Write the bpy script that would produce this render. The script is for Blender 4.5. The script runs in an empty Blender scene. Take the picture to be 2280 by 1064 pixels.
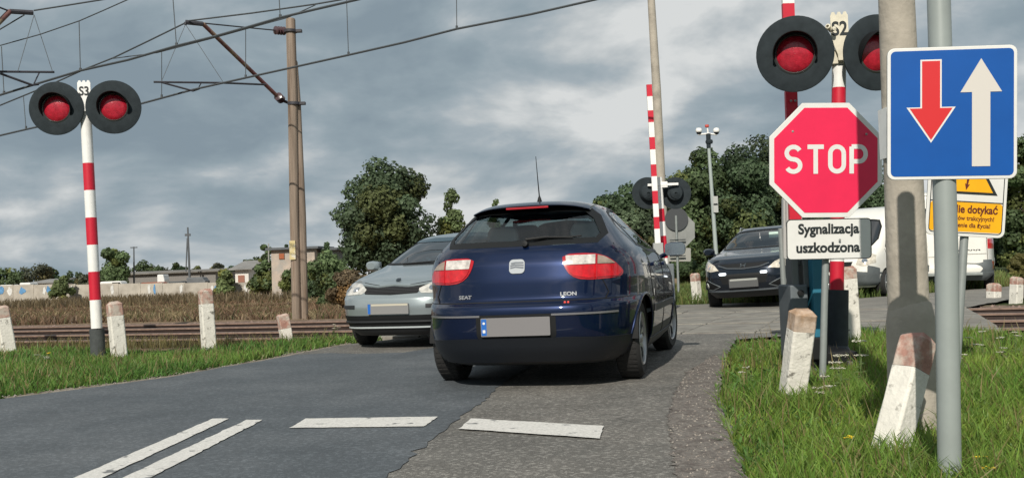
import bpy, bmesh, math, random
import numpy as np
from mathutils import Vector, Matrix
R = math.radians
C = bpy.context.scene.collection
scn = bpy.context.scene
random.seed(7); rng = np.random.default_rng(7)

# ------------------------------------------------------------------ camera
FPX, CX, CY, CAMH = 2190.0, 1140.0, 532.0, 0.90
PITCH, ROLL = math.atan(65/2190), R(2.2)
fw = Vector((0, math.cos(PITCH), math.sin(PITCH)))
r0 = Vector((1, 0, 0)); u0 = Vector((0, -math.sin(PITCH), math.cos(PITCH)))
upv = u0*math.cos(ROLL) + r0*math.sin(ROLL)
rtv = r0*math.cos(ROLL) - u0*math.sin(ROLL)
cam_d = bpy.data.cameras.new('camera'); cam = bpy.data.objects.new('camera', cam_d); C.objects.link(cam)
cam.matrix_world = Matrix(((rtv.x, upv.x, -fw.x, 0), (rtv.y, upv.y, -fw.y, 0), (rtv.z, upv.z, -fw.z, CAMH), (0, 0, 0, 1)))
cam_d.sensor_width = 36; cam_d.lens = 36*FPX/2280; cam_d.clip_start = .05; cam_d.clip_end = 5000
scn.camera = cam
CAMP = Vector((0, 0, CAMH))

# ------------------------------------------------------------------ light
SUN_AZ, SUN_EL = 14.6, 37.0      # light travels towards +x*sin, +y*cos
sd = bpy.data.lights.new('sun', 'SUN'); so = bpy.data.objects.new('sun', sd); C.objects.link(so)
tr = Vector((math.sin(R(SUN_AZ))*math.cos(R(SUN_EL)), math.cos(R(SUN_AZ))*math.cos(R(SUN_EL)), -math.sin(R(SUN_EL))))
so.rotation_euler = tr.to_track_quat('-Z', 'Y').to_euler(); sd.energy = 4.4; sd.angle = R(.5); sd.color = (1, .93, .82)
w = bpy.data.worlds.new('World'); scn.world = w; w.use_nodes = True
def world():
    nt = w.node_tree; nt.nodes.clear(); N = nt.nodes.new; L = nt.links.new
    out = N('ShaderNodeOutputWorld')
    sky = N('ShaderNodeTexSky'); sky.sky_type = 'NISHITA'; sky.sun_disc = False
    sky.sun_elevation = R(SUN_EL); sky.sun_rotation = R(180+SUN_AZ)
    b1 = N('ShaderNodeBackground'); b1.inputs[1].default_value = .11; L(sky.outputs[0], b1.inputs[0])
    tc = N('ShaderNodeTexCoord'); sep = N('ShaderNodeSeparateXYZ'); L(tc.outputs['Generated'], sep.inputs[0])
    def m(op, a, b=None):
        n = N('ShaderNodeMath'); n.operation = op
        for i, v in enumerate((a, b)):
            if v is None: continue
            if isinstance(v, (int, float)): n.inputs[i].default_value = v
            else: L(v, n.inputs[i])
        return n.outputs[0]
    # the cloud deck: noise on the viewing direction, flattened towards the horizon
    zz = m('POWER', m('MAXIMUM', sep.outputs[2], 0), .8)
    cmb = N('ShaderNodeCombineXYZ'); L(sep.outputs[0], cmb.inputs[0]); L(sep.outputs[1], cmb.inputs[1]); L(m('MULTIPLY', zz, 2.0), cmb.inputs[2])
    def noise(scale, det, rough, dist, off):
        mp = N('ShaderNodeMapping'); mp.inputs[1].default_value = off; L(cmb.outputs[0], mp.inputs[0])
        n = N('ShaderNodeTexNoise'); n.inputs['Scale'].default_value = scale; n.inputs['Detail'].default_value = det
        n.inputs['Roughness'].default_value = rough; n.inputs['Distortion'].default_value = dist; L(mp.outputs[0], n.inputs[0]); return n.outputs[0]
    def dens(dz, dx):
        a = noise(2.1, 3, .42, .15, (3.1+dx, .6, .3+dz)); b = noise(5.2, 6, .54, .2, (1.7+dx, 4.2, dz)); return m('ADD', m('MULTIPLY', a, .62), m('MULTIPLY', b, .38)), a
    d1, n1 = dens(0, 0); d2, _ = dens(.045, -.02); n3 = noise(1.6, 3, .5, 0, (7.3, 2.2, 0))
    lit = m('MULTIPLY', m('SUBTRACT', d1, d2), .85)
    def ramp(src, stops):
        r = N('ShaderNodeValToRGB'); L(src, r.inputs[0]); e = r.color_ramp.elements
        while len(e) < len(stops): e.new(.5)
        for k, (p, c) in enumerate(stops): e[k].position = p; e[k].color = (*c, 1)
        return r.outputs[0]
    base = m('ADD', d1, lit)
    col = ramp(base, [(.37, (.235, .30, .35)), (.45, (.29, .36, .405)), (.51, (.37, .43, .47)), (.555, (.49, .53, .55)), (.62, (.68, .70, .70))])
    b2 = N('ShaderNodeBackground'); b2.inputs[1].default_value = 1.0; L(col, b2.inputs[0])
    # a few openings where the blue sky shows
    hole = ramp(m('ADD', m('MULTIPLY', n3, .6), m('MULTIPLY', n1, .4)), [(.0, (1, 1, 1)), (.64, (1, 1, 1)), (.72, (0, 0, 0))])
    mx = N('ShaderNodeMixShader'); L(hole, mx.inputs[0]); L(b1.outputs[0], mx.inputs[1]); L(b2.outputs[0], mx.inputs[2])
    L(mx.outputs[0], out.inputs[0])
world()
scn.view_settings.view_transform = 'Standard'; scn.view_settings.look = 'None'; scn.view_settings.exposure = 0; scn.view_settings.gamma = 1
scn.cycles.max_bounces = 8; scn.cycles.transparent_max_bounces = 12
scn.cycles.use_denoising = True

# ------------------------------------------------------------------ picture <-> place
def ray(px, py): return fw + rtv*((px-CX)/FPX) + upv*((CY-py)/FPX)
def gnd(px, py, z=0.0):
    d = ray(px, py); t = (z-CAMH)/d.z; return CAMP + d*t
def atY(px, py, Y):
    d = ray(px, py); return CAMP + d*(Y/d.y)
PHI = R(20.5); UD = Vector((math.sin(PHI), math.cos(PHI), 0)); TD = Vector((math.cos(PHI), -math.sin(PHI), 0))
def atd(px, py, d_):
    v = ray(px, py); t = d_/(v.x*UD.x + v.y*UD.y); return CAMP + v*t
def sd2w(s, d, z=0.0): return Vector((TD.x*s+UD.x*d, TD.y*s+UD.y*d, z))

# ------------------------------------------------------------------ materials
MC = {}
def mat(name, col, rough=.6, metal=0., vary=0., vscale=8., bump=0., bscale=40., coat=0., spec=.5, col2=None, c2s=3., c2lo=.45, c2hi=.6, emit=None, es=1., attr=None, coords='Object', det=5):
    if name in MC: return MC[name]
    m = bpy.data.materials.new(name); m.use_nodes = True; nt = m.node_tree; N = nt.nodes.new; L = nt.links.new
    b = nt.nodes['Principled BSDF']; b.inputs['Roughness'].default_value = rough; b.inputs['Metallic'].default_value = metal
    b.inputs['Coat Weight'].default_value = coat; b.inputs['Coat Roughness'].default_value = .03
    b.inputs['Specular IOR Level'].default_value = spec; b.inputs['Base Color'].default_value = (*col, 1)
    tc = N('ShaderNodeTexCoord'); co = tc.outputs[coords]
    src = None
    def rgb(c): n = N('ShaderNodeRGB'); n.outputs[0].default_value = (*c, 1); return n.outputs[0]
    if attr:
        a = N('ShaderNodeAttribute'); a.attribute_name = attr; src = a.outputs['Color']
    if col2:
        n = N('ShaderNodeTexNoise'); n.inputs['Scale'].default_value = c2s; n.inputs['Detail'].default_value = 7; n.inputs['Roughness'].default_value = .6; L(co, n.inputs[0])
        r = N('ShaderNodeMapRange'); r.inputs[1].default_value = c2lo; r.inputs[2].default_value = c2hi; L(n.outputs[0], r.inputs[0])
        x = N('ShaderNodeMix'); x.data_type = 'RGBA'; L(r.outputs[0], x.inputs[0]); L(src or rgb(col), x.inputs[6]); L(rgb(col2), x.inputs[7]); src = x.outputs[2]
    if vary:
        n = N('ShaderNodeTexNoise'); n.inputs['Scale'].default_value = vscale; n.inputs['Detail'].default_value = det; n.inputs['Roughness'].default_value = .65; L(co, n.inputs[0])
        r = N('ShaderNodeMapRange'); r.inputs[1].default_value = .3; r.inputs[2].default_value = .7; r.inputs[3].default_value = 1-vary; r.inputs[4].default_value = 1+vary; L(n.outputs[0], r.inputs[0])
        x = N('ShaderNodeMix'); x.data_type = 'RGBA'; x.blend_type = 'MULTIPLY'; x.inputs[0].default_value = 1; L(src or rgb(col), x.inputs[6]); L(r.outputs[0], x.inputs[7]); src = x.outputs[2]
    if src: L(src, b.inputs['Base Color'])
    if bump:
        n = N('ShaderNodeTexNoise'); n.inputs['Scale'].default_value = bscale; n.inputs['Detail'].default_value = 6; L(co, n.inputs[0])
        bp = N('ShaderNodeBump'); bp.inputs['Strength'].default_value = bump; bp.inputs['Distance'].default_value = .01; L(n.outputs[0], bp.inputs['Height']); L(bp.outputs[0], b.inputs['Normal'])
    if name.startswith('paint_'): b.inputs['Specular IOR Level'].default_value = .12
    if emit: b.inputs['Emission Color'].default_value = (*emit, 1); b.inputs['Emission Strength'].default_value = es
    MC[name] = m; return m
def glassmat(name, tint, refl=.06):
    if name in MC: return MC[name]
    m = bpy.data.materials.new(name); m.use_nodes = True; nt = m.node_tree; nt.nodes.clear(); N = nt.nodes.new; L = nt.links.new
    o = N('ShaderNodeOutputMaterial'); t = N('ShaderNodeBsdfTransparent'); t.inputs[0].default_value = (*tint, 1)
    g = N('ShaderNodeBsdfGlossy'); g.inputs['Roughness'].default_value = .02; g.inputs[0].default_value = (1, 1, 1, 1)
    lw = N('ShaderNodeLayerWeight'); lw.inputs[0].default_value = .5
    pw = N('ShaderNodeMath'); pw.operation = 'POWER'; pw.inputs[1].default_value = 4.5; L(lw.outputs['Facing'], pw.inputs[0])
    ad = N('ShaderNodeMath'); ad.operation = 'MULTIPLY_ADD'; ad.inputs[1].default_value = .85; ad.inputs[2].default_value = refl+.04; L(pw.outputs[0], ad.inputs[0])
    x = N('ShaderNodeMixShader'); L(ad.outputs[0], x.inputs[0]); L(t.outputs[0], x.inputs[1]); L(g.outputs[0], x.inputs[2]); L(x.outputs[0], o.inputs[0])
    MC[name] = m; return m

# ------------------------------------------------------------------ objects
def tag(o, label=None, cat=None, group=None, kind=None):
    if label: o['label'] = label
    if cat: o['category'] = cat
    if group: o['group'] = group
    if kind: o['kind'] = kind
    return o
def thing(name, label, cat, loc=(0, 0, 0), rotz=0., group=None):
    o = bpy.data.objects.new(name, None); C.objects.link(o); o.location = loc; o.rotation_euler = (0, 0, rotz); o.empty_display_size = .1
    return tag(o, label, cat, group)
def worg(p):
    v = Vector((0, 0, 0))
    while p is not None: v += p.location; p = p.parent
    return v
class MB:
    def __init__(s): s.v = []; s.f = []; s.mi = []; s.sm = []
    def add(s, vs, fs, mi=0, sm=False):
        o = len(s.v); s.v += [tuple(v) for v in vs]
        for f in fs: s.f.append([i+o for i in f]); s.mi.append(mi); s.sm.append(sm)
    def box(s, c, size, ax=None, mi=0):
        c = Vector(c); ax = ax or (Vector((1, 0, 0)), Vector((0, 1, 0)), Vector((0, 0, 1)))
        h = [x/2 for x in size]
        vs = [c+ax[0]*h[0]*i+ax[1]*h[1]*j+ax[2]*h[2]*k for i in (-1, 1) for j in (-1, 1) for k in (-1, 1)]
        s.add(vs, [(0, 1, 3, 2), (4, 6, 7, 5), (0, 4, 5, 1), (2, 3, 7, 6), (0, 2, 6, 4), (1, 5, 7, 3)], mi)
    def tube(s, pts, rad, n=10, mi=0, cap=True, sm=True):
        pts = [Vector(p) for p in pts]; rad = rad if isinstance(rad, (list, tuple)) else [rad]*len(pts)
        vs = []; fs = []; a0 = None
        for i, p in enumerate(pts):
            t = (pts[min(i+1, len(pts)-1)]-pts[max(i-1, 0)]).normalized()
            if a0 is None:
                a0 = t.cross(Vector((0, 0, 1)))
                if a0.length < 1e-3: a0 = t.cross(Vector((1, 0, 0)))
            a = (a0 - t*a0.dot(t)).normalized(); a0 = a; b = t.cross(a)
            for k in range(n): q = 2*math.pi*k/n; vs.append(p+(a*math.cos(q)+b*math.sin(q))*rad[i])
        for i in range(len(pts)-1):
            for k in range(n): fs.append((i*n+k, i*n+(k+1) % n, (i+1)*n+(k+1) % n, (i+1)*n+k))
        s.add(vs, fs, mi, sm)
        if cap:
            o = len(vs); s.add(vs[:n], [tuple(reversed(range(n)))], mi); s.add(vs[-n:], [tuple(range(n))], mi)
    def lathe(s, prof, c, axis, n=32, mi=0, sm=True, a0=0., a1=2*math.pi, ref=None):
        c = Vector(c); ax = Vector(axis).normalized(); r = ref or (ax.cross(Vector((0, 0, 1))) if abs(ax.z) < .9 else ax.cross(Vector((1, 0, 0))))
        r = (r-ax*r.dot(ax)).normalized(); q = ax.cross(r); full = abs(a1-a0-2*math.pi) < 1e-6; m = n if full else n+1
        vs = []
        for (rr, h) in prof:
            for k in range(m): t = a0+(a1-a0)*k/n; vs.append(c+ax*h+(r*math.cos(t)+q*math.sin(t))*rr)
        fs = []
        for i in range(len(prof)-1):
            for k in range(n if full else n): k2 = (k+1) % m; fs.append((i*m+k, i*m+k2, (i+1)*m+k2, (i+1)*m+k))
        s.add(vs, fs, mi, sm)
    def prism(s, poly, o, xa, ya, na, t0, t1, mi=0, mside=None):
        n = len(poly); f = lambda p, t: Vector(o)+xa*p[0]+ya*p[1]+na*t
        vs = [f(p, t1) for p in poly]+[f(p, t0) for p in poly]
        s.add(vs, [tuple(range(n))], mi); ms = mi if mside is None else mside
        s.add(vs, [tuple(reversed(range(n, 2*n)))], ms)
        s.add(vs, [(i, i+n, (i+1) % n+n, (i+1) % n) for i in range(n)], ms)
    def build(s, name, mats, parent=None, world=True, label=None, bevel=0., recalc=True, **kw):
        me = bpy.data.meshes.new(name)
        org = worg(parent) if (parent is not None and world) else Vector((0, 0, 0))
        me.from_pydata([(x-org.x, y-org.y, z-org.z) for x, y, z in s.v], [], s.f)
        for m in (mats if isinstance(mats, (list, tuple)) else [mats]): me.materials.append(m)
        me.polygons.foreach_set('material_index', s.mi); me.polygons.foreach_set('use_smooth', s.sm)
        if recalc:
            b = bmesh.new(); b.from_mesh(me); bmesh.ops.remove_doubles(b, verts=b.verts, dist=1e-5); bmesh.ops.recalc_face_normals(b, faces=b.faces); b.to_mesh(me); b.free()
        me.update()
        if any(s.sm): me.set_sharp_from_angle(angle=R(38))
        o = bpy.data.objects.new(name, me); C.objects.link(o)
        if parent is not None: o.parent = parent
        if bevel:
            md = o.modifiers.new('bevel', 'BEVEL'); md.width = bevel; md.segments = 2; md.limit_method = 'ANGLE'
        if label: o['label'] = label
        return o
def rrect(w_, h_, r, n=5, cx=0, cy=0):
    p = []
    for sx, sy, a in ((1, 1, 0), (-1, 1, 90), (-1, -1, 180), (1, -1, 270)):
        for k in range(n+1): t = R(a+90*k/n); p.append((cx+sx*(w_/2-r)+r*math.cos(t), cy+sy*(h_/2-r)+r*math.sin(t)))
    return p
def text_mb(mb, txt, size, o, xa, ya, na, off, mi=0, sx=1., bold=0., align='CENTER', thick=.0008):
    cu = bpy.data.curves.new('t', 'FONT'); cu.body = txt; cu.size = size; cu.align_x = align; cu.align_y = 'CENTER'; cu.offset = bold; cu.extrude = thick; cu.resolution_u = 6
    ob = bpy.data.objects.new('t', cu); C.objects.link(ob); dg = bpy.context.evaluated_depsgraph_get(); dg.update()
    me = bpy.data.meshes.new_from_object(ob.evaluated_get(dg)); bpy.data.objects.remove(ob)
    if align == 'CENTER' and len(me.vertices):
        ys = [v.co.y for v in me.vertices]; xs = [v.co.x for v in me.vertices]; cy = (max(ys)+min(ys))/2; cx = (max(xs)+min(xs))/2
    else: cx = cy = 0
    vs = [Vector(o)+xa*((v.co.x-cx)*sx)+ya*(v.co.y-cy)+na*(off+v.co.z) for v in me.vertices]
    mb.add(vs, [tuple(p.vertices) for p in me.polygons], mi); bpy.data.meshes.remove(me); bpy.data.curves.remove(cu)
def inpoly(x, y, P):
    ins = np.zeros(np.shape(x), bool); n = len(P)
    for i in range(n):
        x1, y1 = P[i]; x2, y2 = P[(i+1) % n]
        c = ((y1 > y) != (y2 > y)) & (x < (x2-x1)*(y-y1)/((y2-y1) if abs(y2-y1) > 1e-12 else 1e-12)+x1); ins ^= c
    return ins
def nearpoly(x, y, P):
    best = None; n = len(P)
    for i in range(n):
        x1, y1 = P[i]; x2, y2 = P[(i+1) % n]; dx, dy = x2-x1, y2-y1; l = dx*dx+dy*dy
        t = 0 if l < 1e-12 else max(0, min(1, ((x-x1)*dx+(y-y1)*dy)/l)); qx, qy = x1+t*dx, y1+t*dy; d = (qx-x)**2+(qy-y)**2
        if best is None or d < best[0]: best = (d, qx, qy)
    return best[1], best[2]
def flatmesh(name, verts, faces, mats, kind=None, label=None, cat=None):
    me = bpy.data.meshes.new(name); me.from_pydata([tuple(v) for v in verts], [], faces); me.materials.append(mats)
    o = bpy.data.objects.new(name, me); C.objects.link(o); return tag(o, label, cat, None, kind)
def smooth_poly(P, it=2, closed=True):
    for _ in range(it):
        Q = []; n = len(P)
        for i in range(n if closed else n-1):
            a, b = P[i], P[(i+1) % n]; Q += [(a[0]*.75+b[0]*.25, a[1]*.75+b[1]*.25), (a[0]*.25+b[0]*.75, a[1]*.25+b[1]*.75)]
        P = Q if closed else [P[0]]+Q+[P[-1]]
    return P
# ------------------------------------------------------------------ ground, roads, tracks
def smst(x, a, b): t = np.clip((x-a)/(b-a), 0, 1); return t*t*(3-2*t)
def vnoise(x, y, seed=0):
    r = np.random.default_rng(seed); z = 0*x
    for k in range(9):
        a = r.uniform(0, 6.28); f = 2**(k/2.2); z = z + np.sin((x*math.cos(a)+y*math.sin(a))*f+r.uniform(0, 6))/(1+k*.5)
    return z/4
RAILS = [12.65, 14.085, 15.6, 17.035]
edgeL_px = [(-420, 930), (-200, 908), (0, 888), (130, 871), (250, 856), (380, 838), (500, 816), (580, 803), (650, 790), (720, 776), (780, 765)]
EL = [gnd(*p) for p in edgeL_px]
edgeR_px = [(1668, 1130), (1650, 1064), (1622, 990), (1598, 930), (1584, 880), (1590, 850), (1612, 800), (1640, 755)]
ER = [gnd(*p) for p in edgeR_px]
def zone_h(x, y):
    s = x*TD.x+y*TD.y; d = x*UD.x+y*UD.y
    z = np.full(np.shape(x), -.035)
    fall = smst(d, 18.4, 23)*(1-smst(s, -9.5, -6))          # ground drops away beyond the tracks on the left
    z = z - .45*fall - .35*smst(d, 28, 55)*(1-smst(s, -12, -2))
    bed = smst(d, 11.3, 12.0)*(1-smst(d, 17.7, 18.3))
    offroad = np.maximum(1-smst(s, -7.9, -7.2), smst(s, .9, 1.6))
    z = z - .10*bed*offroad
    verge = smst(d, -3, 0)*(1-smst(d, 10.6, 11.4))
    z = z + .05*vnoise(x*1.3, y*1.3, 3)*np.maximum(smst(s, .3, 1.5), 1-smst(s, -8.2, -7.2))*np.where(d > 18.5, 1, verge)
    return z
def hgt(x, y): return float(zone_h(np.array([x]), np.array([y]))[0])
def make_ground():
    def ax(lo, hi, n1, far):
        a = np.linspace(lo, hi, n1); e = np.geomspace(1, far, 26)
        return np.concatenate([lo-e[::-1], a, hi+e])
    xs = ax(-28, 28, 250, 1500); ys = ax(-6, 46, 240, 2500); X, Y = np.meshgrid(xs, ys); Z = zone_h(X, Y)
    s = X*TD.x+Y*TD.y; d = X*UD.x+Y*UD.y; nz = vnoise(X*2.1, Y*2.1, 5)*.5
    col = np.zeros(X.shape+(4,)); col[..., 3] = 1
    def mixc(m, c):
        for k in range(3): col[..., k] = col[..., k]*(1-m)+c[k]*m
    mixc(np.ones(X.shape), (.045, .06, .02))
    mixc(smst(d+nz*.4, 17.8, 18.6)*(1-smst(s, -8, -5.5)), (.20, .145, .085))       # dry field
    mixc(smst(d+nz*.3, 10.9, 11.6)*(1-smst(d, 18, 18.8)), (.17, .12, .095))          # ballast
    mixc(smst(d+nz*.3, 9.9, 10.9)*(1-smst(d, 11, 11.6))*(1-smst(s, -8, -6)), (.16, .11, .07))
    nx, ny = len(xs), len(ys); V = np.stack([X, Y, Z], -1).reshape(-1, 3)
    idx = np.arange(nx*ny).reshape(ny, nx); F = np.stack([idx[:-1, :-1], idx[:-1, 1:], idx[1:, 1:], idx[1:, :-1]], -1).reshape(-1, 4)
    me = bpy.data.meshes.new('ground'); me.from_pydata(V.tolist(), [], F.tolist())
    a = me.color_attributes.new('zone', 'FLOAT_COLOR', 'POINT'); a.data.foreach_set('color', col.reshape(-1))
    me.polygons.foreach_set('use_smooth', [True]*len(me.polygons))
    me.materials.append(mat('ground_soil', (.1, .1, .05), .95, vary=.45, vscale=9, bump=.8, bscale=30, attr='zone', spec=.15))
    o = bpy.data.objects.new('ground', me); C.objects.link(o); tag(o, kind='structure')
make_ground()
def fan_sheet(name, pts, z, m, kind='structure', label=None, cat=None):
    me = bpy.data.meshes.new(name); b = bmesh.new(); vs = [b.verts.new((p[0], p[1], z)) for p in pts]; f = b.faces.new(vs); f.normal_update()
    if f.normal.z < 0: f.normal_flip()
    bmesh.ops.triangulate(b, faces=b.faces); b.to_mesh(me); b.free(); me.materials.append(m)
    o = bpy.data.objects.new(name, me); C.objects.link(o); return tag(o, label, cat, None, kind)
def asphalt(name, col, col2, sc, vary, bump, rough=.85, speck=.0, crack=0., stain=.14, grain=.25):
    m = mat(name, col, rough, vary=vary, vscale=60, bump=bump, bscale=140, col2=col2, c2s=sc, c2lo=.42, c2hi=.66, spec=.3)
    if speck:
        nt = m.node_tree; N = nt.nodes.new; L = nt.links.new; b = nt.nodes['Principled BSDF']; src = b.inputs['Base Color'].links[0].from_socket
        v = N('ShaderNodeTexVoronoi'); v.inputs['Scale'].default_value = 55; tc = N('ShaderNodeTexCoord'); L(tc.outputs['Object'], v.inputs[0])
        sx = N('ShaderNodeSeparateColor'); L(v.outputs['Color'], sx.inputs[0])
        r = N('ShaderNodeMapRange'); r.inputs[1].default_value = .6; r.inputs[2].default_value = 1; r.inputs[3].default_value = 1; r.inputs[4].default_value = 1+speck; L(sx.outputs[0], r.inputs[0])
        x = N('ShaderNodeMix'); x.data_type = 'RGBA'; x.blend_type = 'MULTIPLY'; x.inputs[0].default_value = 1; L(src, x.inputs[6]); L(r.outputs[0], x.inputs[7]); L(x.outputs[2], b.inputs['Base Color'])
    nt = m.node_tree; N = nt.nodes.new; L = nt.links.new; b = nt.nodes['Principled BSDF']; tc = N('ShaderNodeTexCoord')
    def mul(fac_socket, lo, hi, c0, c1):
        r = N('ShaderNodeMapRange'); r.inputs[1].default_value = lo; r.inputs[2].default_value = hi; r.inputs[3].default_value = c0; r.inputs[4].default_value = c1; L(fac_socket, r.inputs[0])
        src = b.inputs['Base Color'].links[0].from_socket; x = N('ShaderNodeMix'); x.data_type = 'RGBA'; x.blend_type = 'MULTIPLY'; x.inputs[0].default_value = 1; L(src, x.inputs[6]); L(r.outputs[0], x.inputs[7]); L(x.outputs[2], b.inputs['Base Color'])
    if crack:
        n = N('ShaderNodeTexNoise'); n.inputs['Scale'].default_value = 2.5; n.inputs['Detail'].default_value = 5; L(tc.outputs['Object'], n.inputs[0])
        ad = N('ShaderNodeMix'); ad.data_type = 'RGBA'; ad.blend_type = 'ADD'; ad.inputs[0].default_value = .5; L(tc.outputs['Object'], ad.inputs[6]); L(n.outputs[1], ad.inputs[7])
        v = N('ShaderNodeTexVoronoi'); v.feature = 'DISTANCE_TO_EDGE'; v.inputs['Scale'].default_value = .75; L(ad.outputs[2], v.inputs[0]); mul(v.outputs[0], .0, .012, 1-crack, 1)
    n = N('ShaderNodeTexNoise'); n.inputs['Scale'].default_value = 1.4; n.inputs['Detail'].default_value = 8; n.inputs['Roughness'].default_value = .72; L(tc.outputs['Object'], n.inputs[0]); mul(n.outputs[0], .3, .7, 1-stain, 1+stain)
    n = N('ShaderNodeTexNoise'); n.inputs['Scale'].default_value = 190; n.inputs['Detail'].default_value = 2; L(tc.outputs['Object'], n.inputs[0]); mul(n.outputs[0], .3, .7, 1-grain, 1+grain)
    return m
M_new = asphalt('asphalt_new', (.075, .086, .096), (.095, .105, .114), .7, .10, .3, .75, .5, 0, .13, .30)
M_old = asphalt('asphalt_old', (.115, .112, .104), (.155, .148, .135), 1.1, .22, .6, .9, .9, .22, .22, .5)
M_far = asphalt('asphalt_worn', (.17, .165, .15), (.21, .20, .18), 1.5, .15, .3, .9, .2)
M_mark = mat('road_paint', (.60, .59, .56), .8, vary=.22, vscale=70, bump=.5, bscale=140, col2=(.17, .175, .175), c2s=9, c2lo=.60, c2hi=.66)
M_conc = mat('crossing_concrete', (.22, .21, .185), .9, vary=.2, vscale=12, bump=.4, bscale=60, col2=(.15, .14, .125), c2s=3)
def wob(P, amp, seed, step=.12):
    r = np.random.default_rng(seed); out = []
    for a, b in zip(P[:-1], P[1:]):
        n = max(1, int((Vector(b[:2])-Vector(a[:2])).length/step))
        for k in range(n): t = k/n; out.append((a[0]*(1-t)+b[0]*t+r.normal()*amp, a[1]*(1-t)+b[1]*t+r.normal()*amp))
    out.append((P[-1][0], P[-1][1])); return out
cross_near = 12.25
Lb = sd2w(-6.15, cross_near); Rb = sd2w(-.55, cross_near)
left_edge = [(p.x, p.y) for p in EL]+[(Lb.x, Lb.y)]
right_edge = [(p.x, p.y) for p in ER]+[(Rb.x, Rb.y)]
# whole carriageway, worn surface
road_poly = wob([(-9, -2)]+left_edge, .012, 1)+list(reversed(wob([(1.9, -4)]+right_edge, .01, 2)))
fan_sheet('road', road_poly, .0, M_old)
seam = [gnd(1300, 760), gnd(1130, 845), gnd(1075, 892), gnd(1040, 918), gnd(985, 960), gnd(930, 1004), gnd(860, 1064), gnd(700, 1200)]
sm_ = wob([(p.x, p.y) for p in seam], .012, 4, .08)
top_ = [gnd(1300, 760), gnd(1000, 768), gnd(900, 785), gnd(790, 788), gnd(735, 786)]
new_poly = wob([(-9, -1.99)]+[(p.x+.03, p.y-.05) for p in EL[:-2]], .01, 5)+[(p.x, p.y) for p in reversed(top_[1:])]+sm_+[(-1.2, -4)]
fan_sheet('asphalt', new_poly, .004, M_new)
# sandy, gravelly margins
M_sand = mat('gravel_margin', (.27, .235, .19), .95, vary=.4, vscale=28, bump=1, bscale=60, col2=(.17, .14, .11), c2s=5)
lm = []
for p in EL[2:]: lm.append((p.x, p.y))
off = [(x-.05-.11*abs(math.sin(x*3.1)), y+.30+.14*math.sin(x*2.3+1)) for x, y in lm]
fan_sheet('gravel', wob([(x+.03, y-.02) for x, y in lm], .02, 6)+list(reversed(wob(off, .03, 7))), -.002, M_sand)
ri = [gnd(*p) for p in [(1540, 1130), (1510, 1064), (1490, 980), (1488, 930), (1505, 870), (1530, 830), (1590, 790)]]
ro = [gnd(*p) for p in [(1690, 1130), (1668, 1064), (1640, 990), (1622, 930), (1606, 880), (1606, 850), (1622, 805)]]
M_grv = mat('gravel_right', (.165, .15, .135), .95, vary=.5, vscale=45, bump=1, bscale=90, col2=(.11, .095, .085), c2s=9)
fan_sheet('gravel_edge', wob([(p.x, p.y) for p in ri], .012, 8, .04)+list(reversed(wob([(p.x, p.y) for p in ro], .012, 9))), .0045, M_grv)
def gravel_bits():
    P = [(p.x, p.y) for p in ri]+[(p.x, p.y) for p in reversed(ro)]
    P2 = list(lm)+list(reversed(off)); mb = MB(); cnt = 0
    while cnt < 1500:
        if cnt < 1150: x, y = random.uniform(.4, 2.9), random.uniform(2.5, 10); Q = P
        else: x, y = random.uniform(-8, -1.5), random.uniform(6, 13); Q = P2
        if not inpoly(np.array([x]), np.array([y]), Q)[0]: continue
        s = random.uniform(.003, .011)*(1 if Q is P else 1.3); a = random.random()*6
        vs = [(x+s*math.cos(a+k*1.57)*random.uniform(.6, 1.2), y+s*math.sin(a+k*1.57)*random.uniform(.6, 1.2), .003) for k in range(4)]+[(x, y, .003+s*.8)]
        mb.add(vs, [(0, 1, 4), (1, 2, 4), (2, 3, 4), (3, 0, 4)], random.randrange(3)); cnt += 1
    tag(mb.build('gravel_stones', [mat('stone_a', (.19, .165, .145), .9), mat('stone_b', (.11, .10, .09), .9), mat('stone_c', (.27, .245, .215), .9)]), 'loose stones scattered along the crumbling road edges', 'gravel', kind='stuff')
gravel_bits()
# markings
def mark(name, px, z=.0095):
    P = [gnd(*p) for p in px]; Q = wob([(p.x, p.y) for p in P]+[(P[0].x, P[0].y)], .003, len(name)+int(px[0][0]), .05)
    fan_sheet(name, Q[:-1], z, M_mark)
mark('road_marking', [(172, 1064), (474, 934), (511, 934), (234, 1064), (120, 1118), (60, 1112)])
mark('road_marking', [(280, 1064), (549, 937), (585, 937), (340, 1064), (200, 1140), (140, 1130)])
mark('road_marking', [(645, 955), (681, 934), (975, 930), (945, 952)])
mark('road_marking', [(1022, 957), (1048, 934), (1345, 951), (1335, 979)])
# far road, bending right behind the crossing
far = [sd2w(-6.3, 17.4), sd2w(-6.4, 19.4), sd2w(-4.5, 20.6), sd2w(-2.4, 20.9), sd2w(-.9, 21.2), sd2w(.8, 23.4), sd2w(3.2, 27.2), sd2w(9, 31), sd2w(40, 46), sd2w(40, 41), sd2w(10, 27.2), sd2w(5.2, 23.6), sd2w(3.2, 21.6), sd2w(2.0, 19.4), sd2w(1.3, 17.4)]
fan_sheet('road_beyond', wob([(p.x, p.y) for p in far]+[(far[0].x, far[0].y)], .03, 12, .3)[:-1], -.004, M_far)
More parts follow.
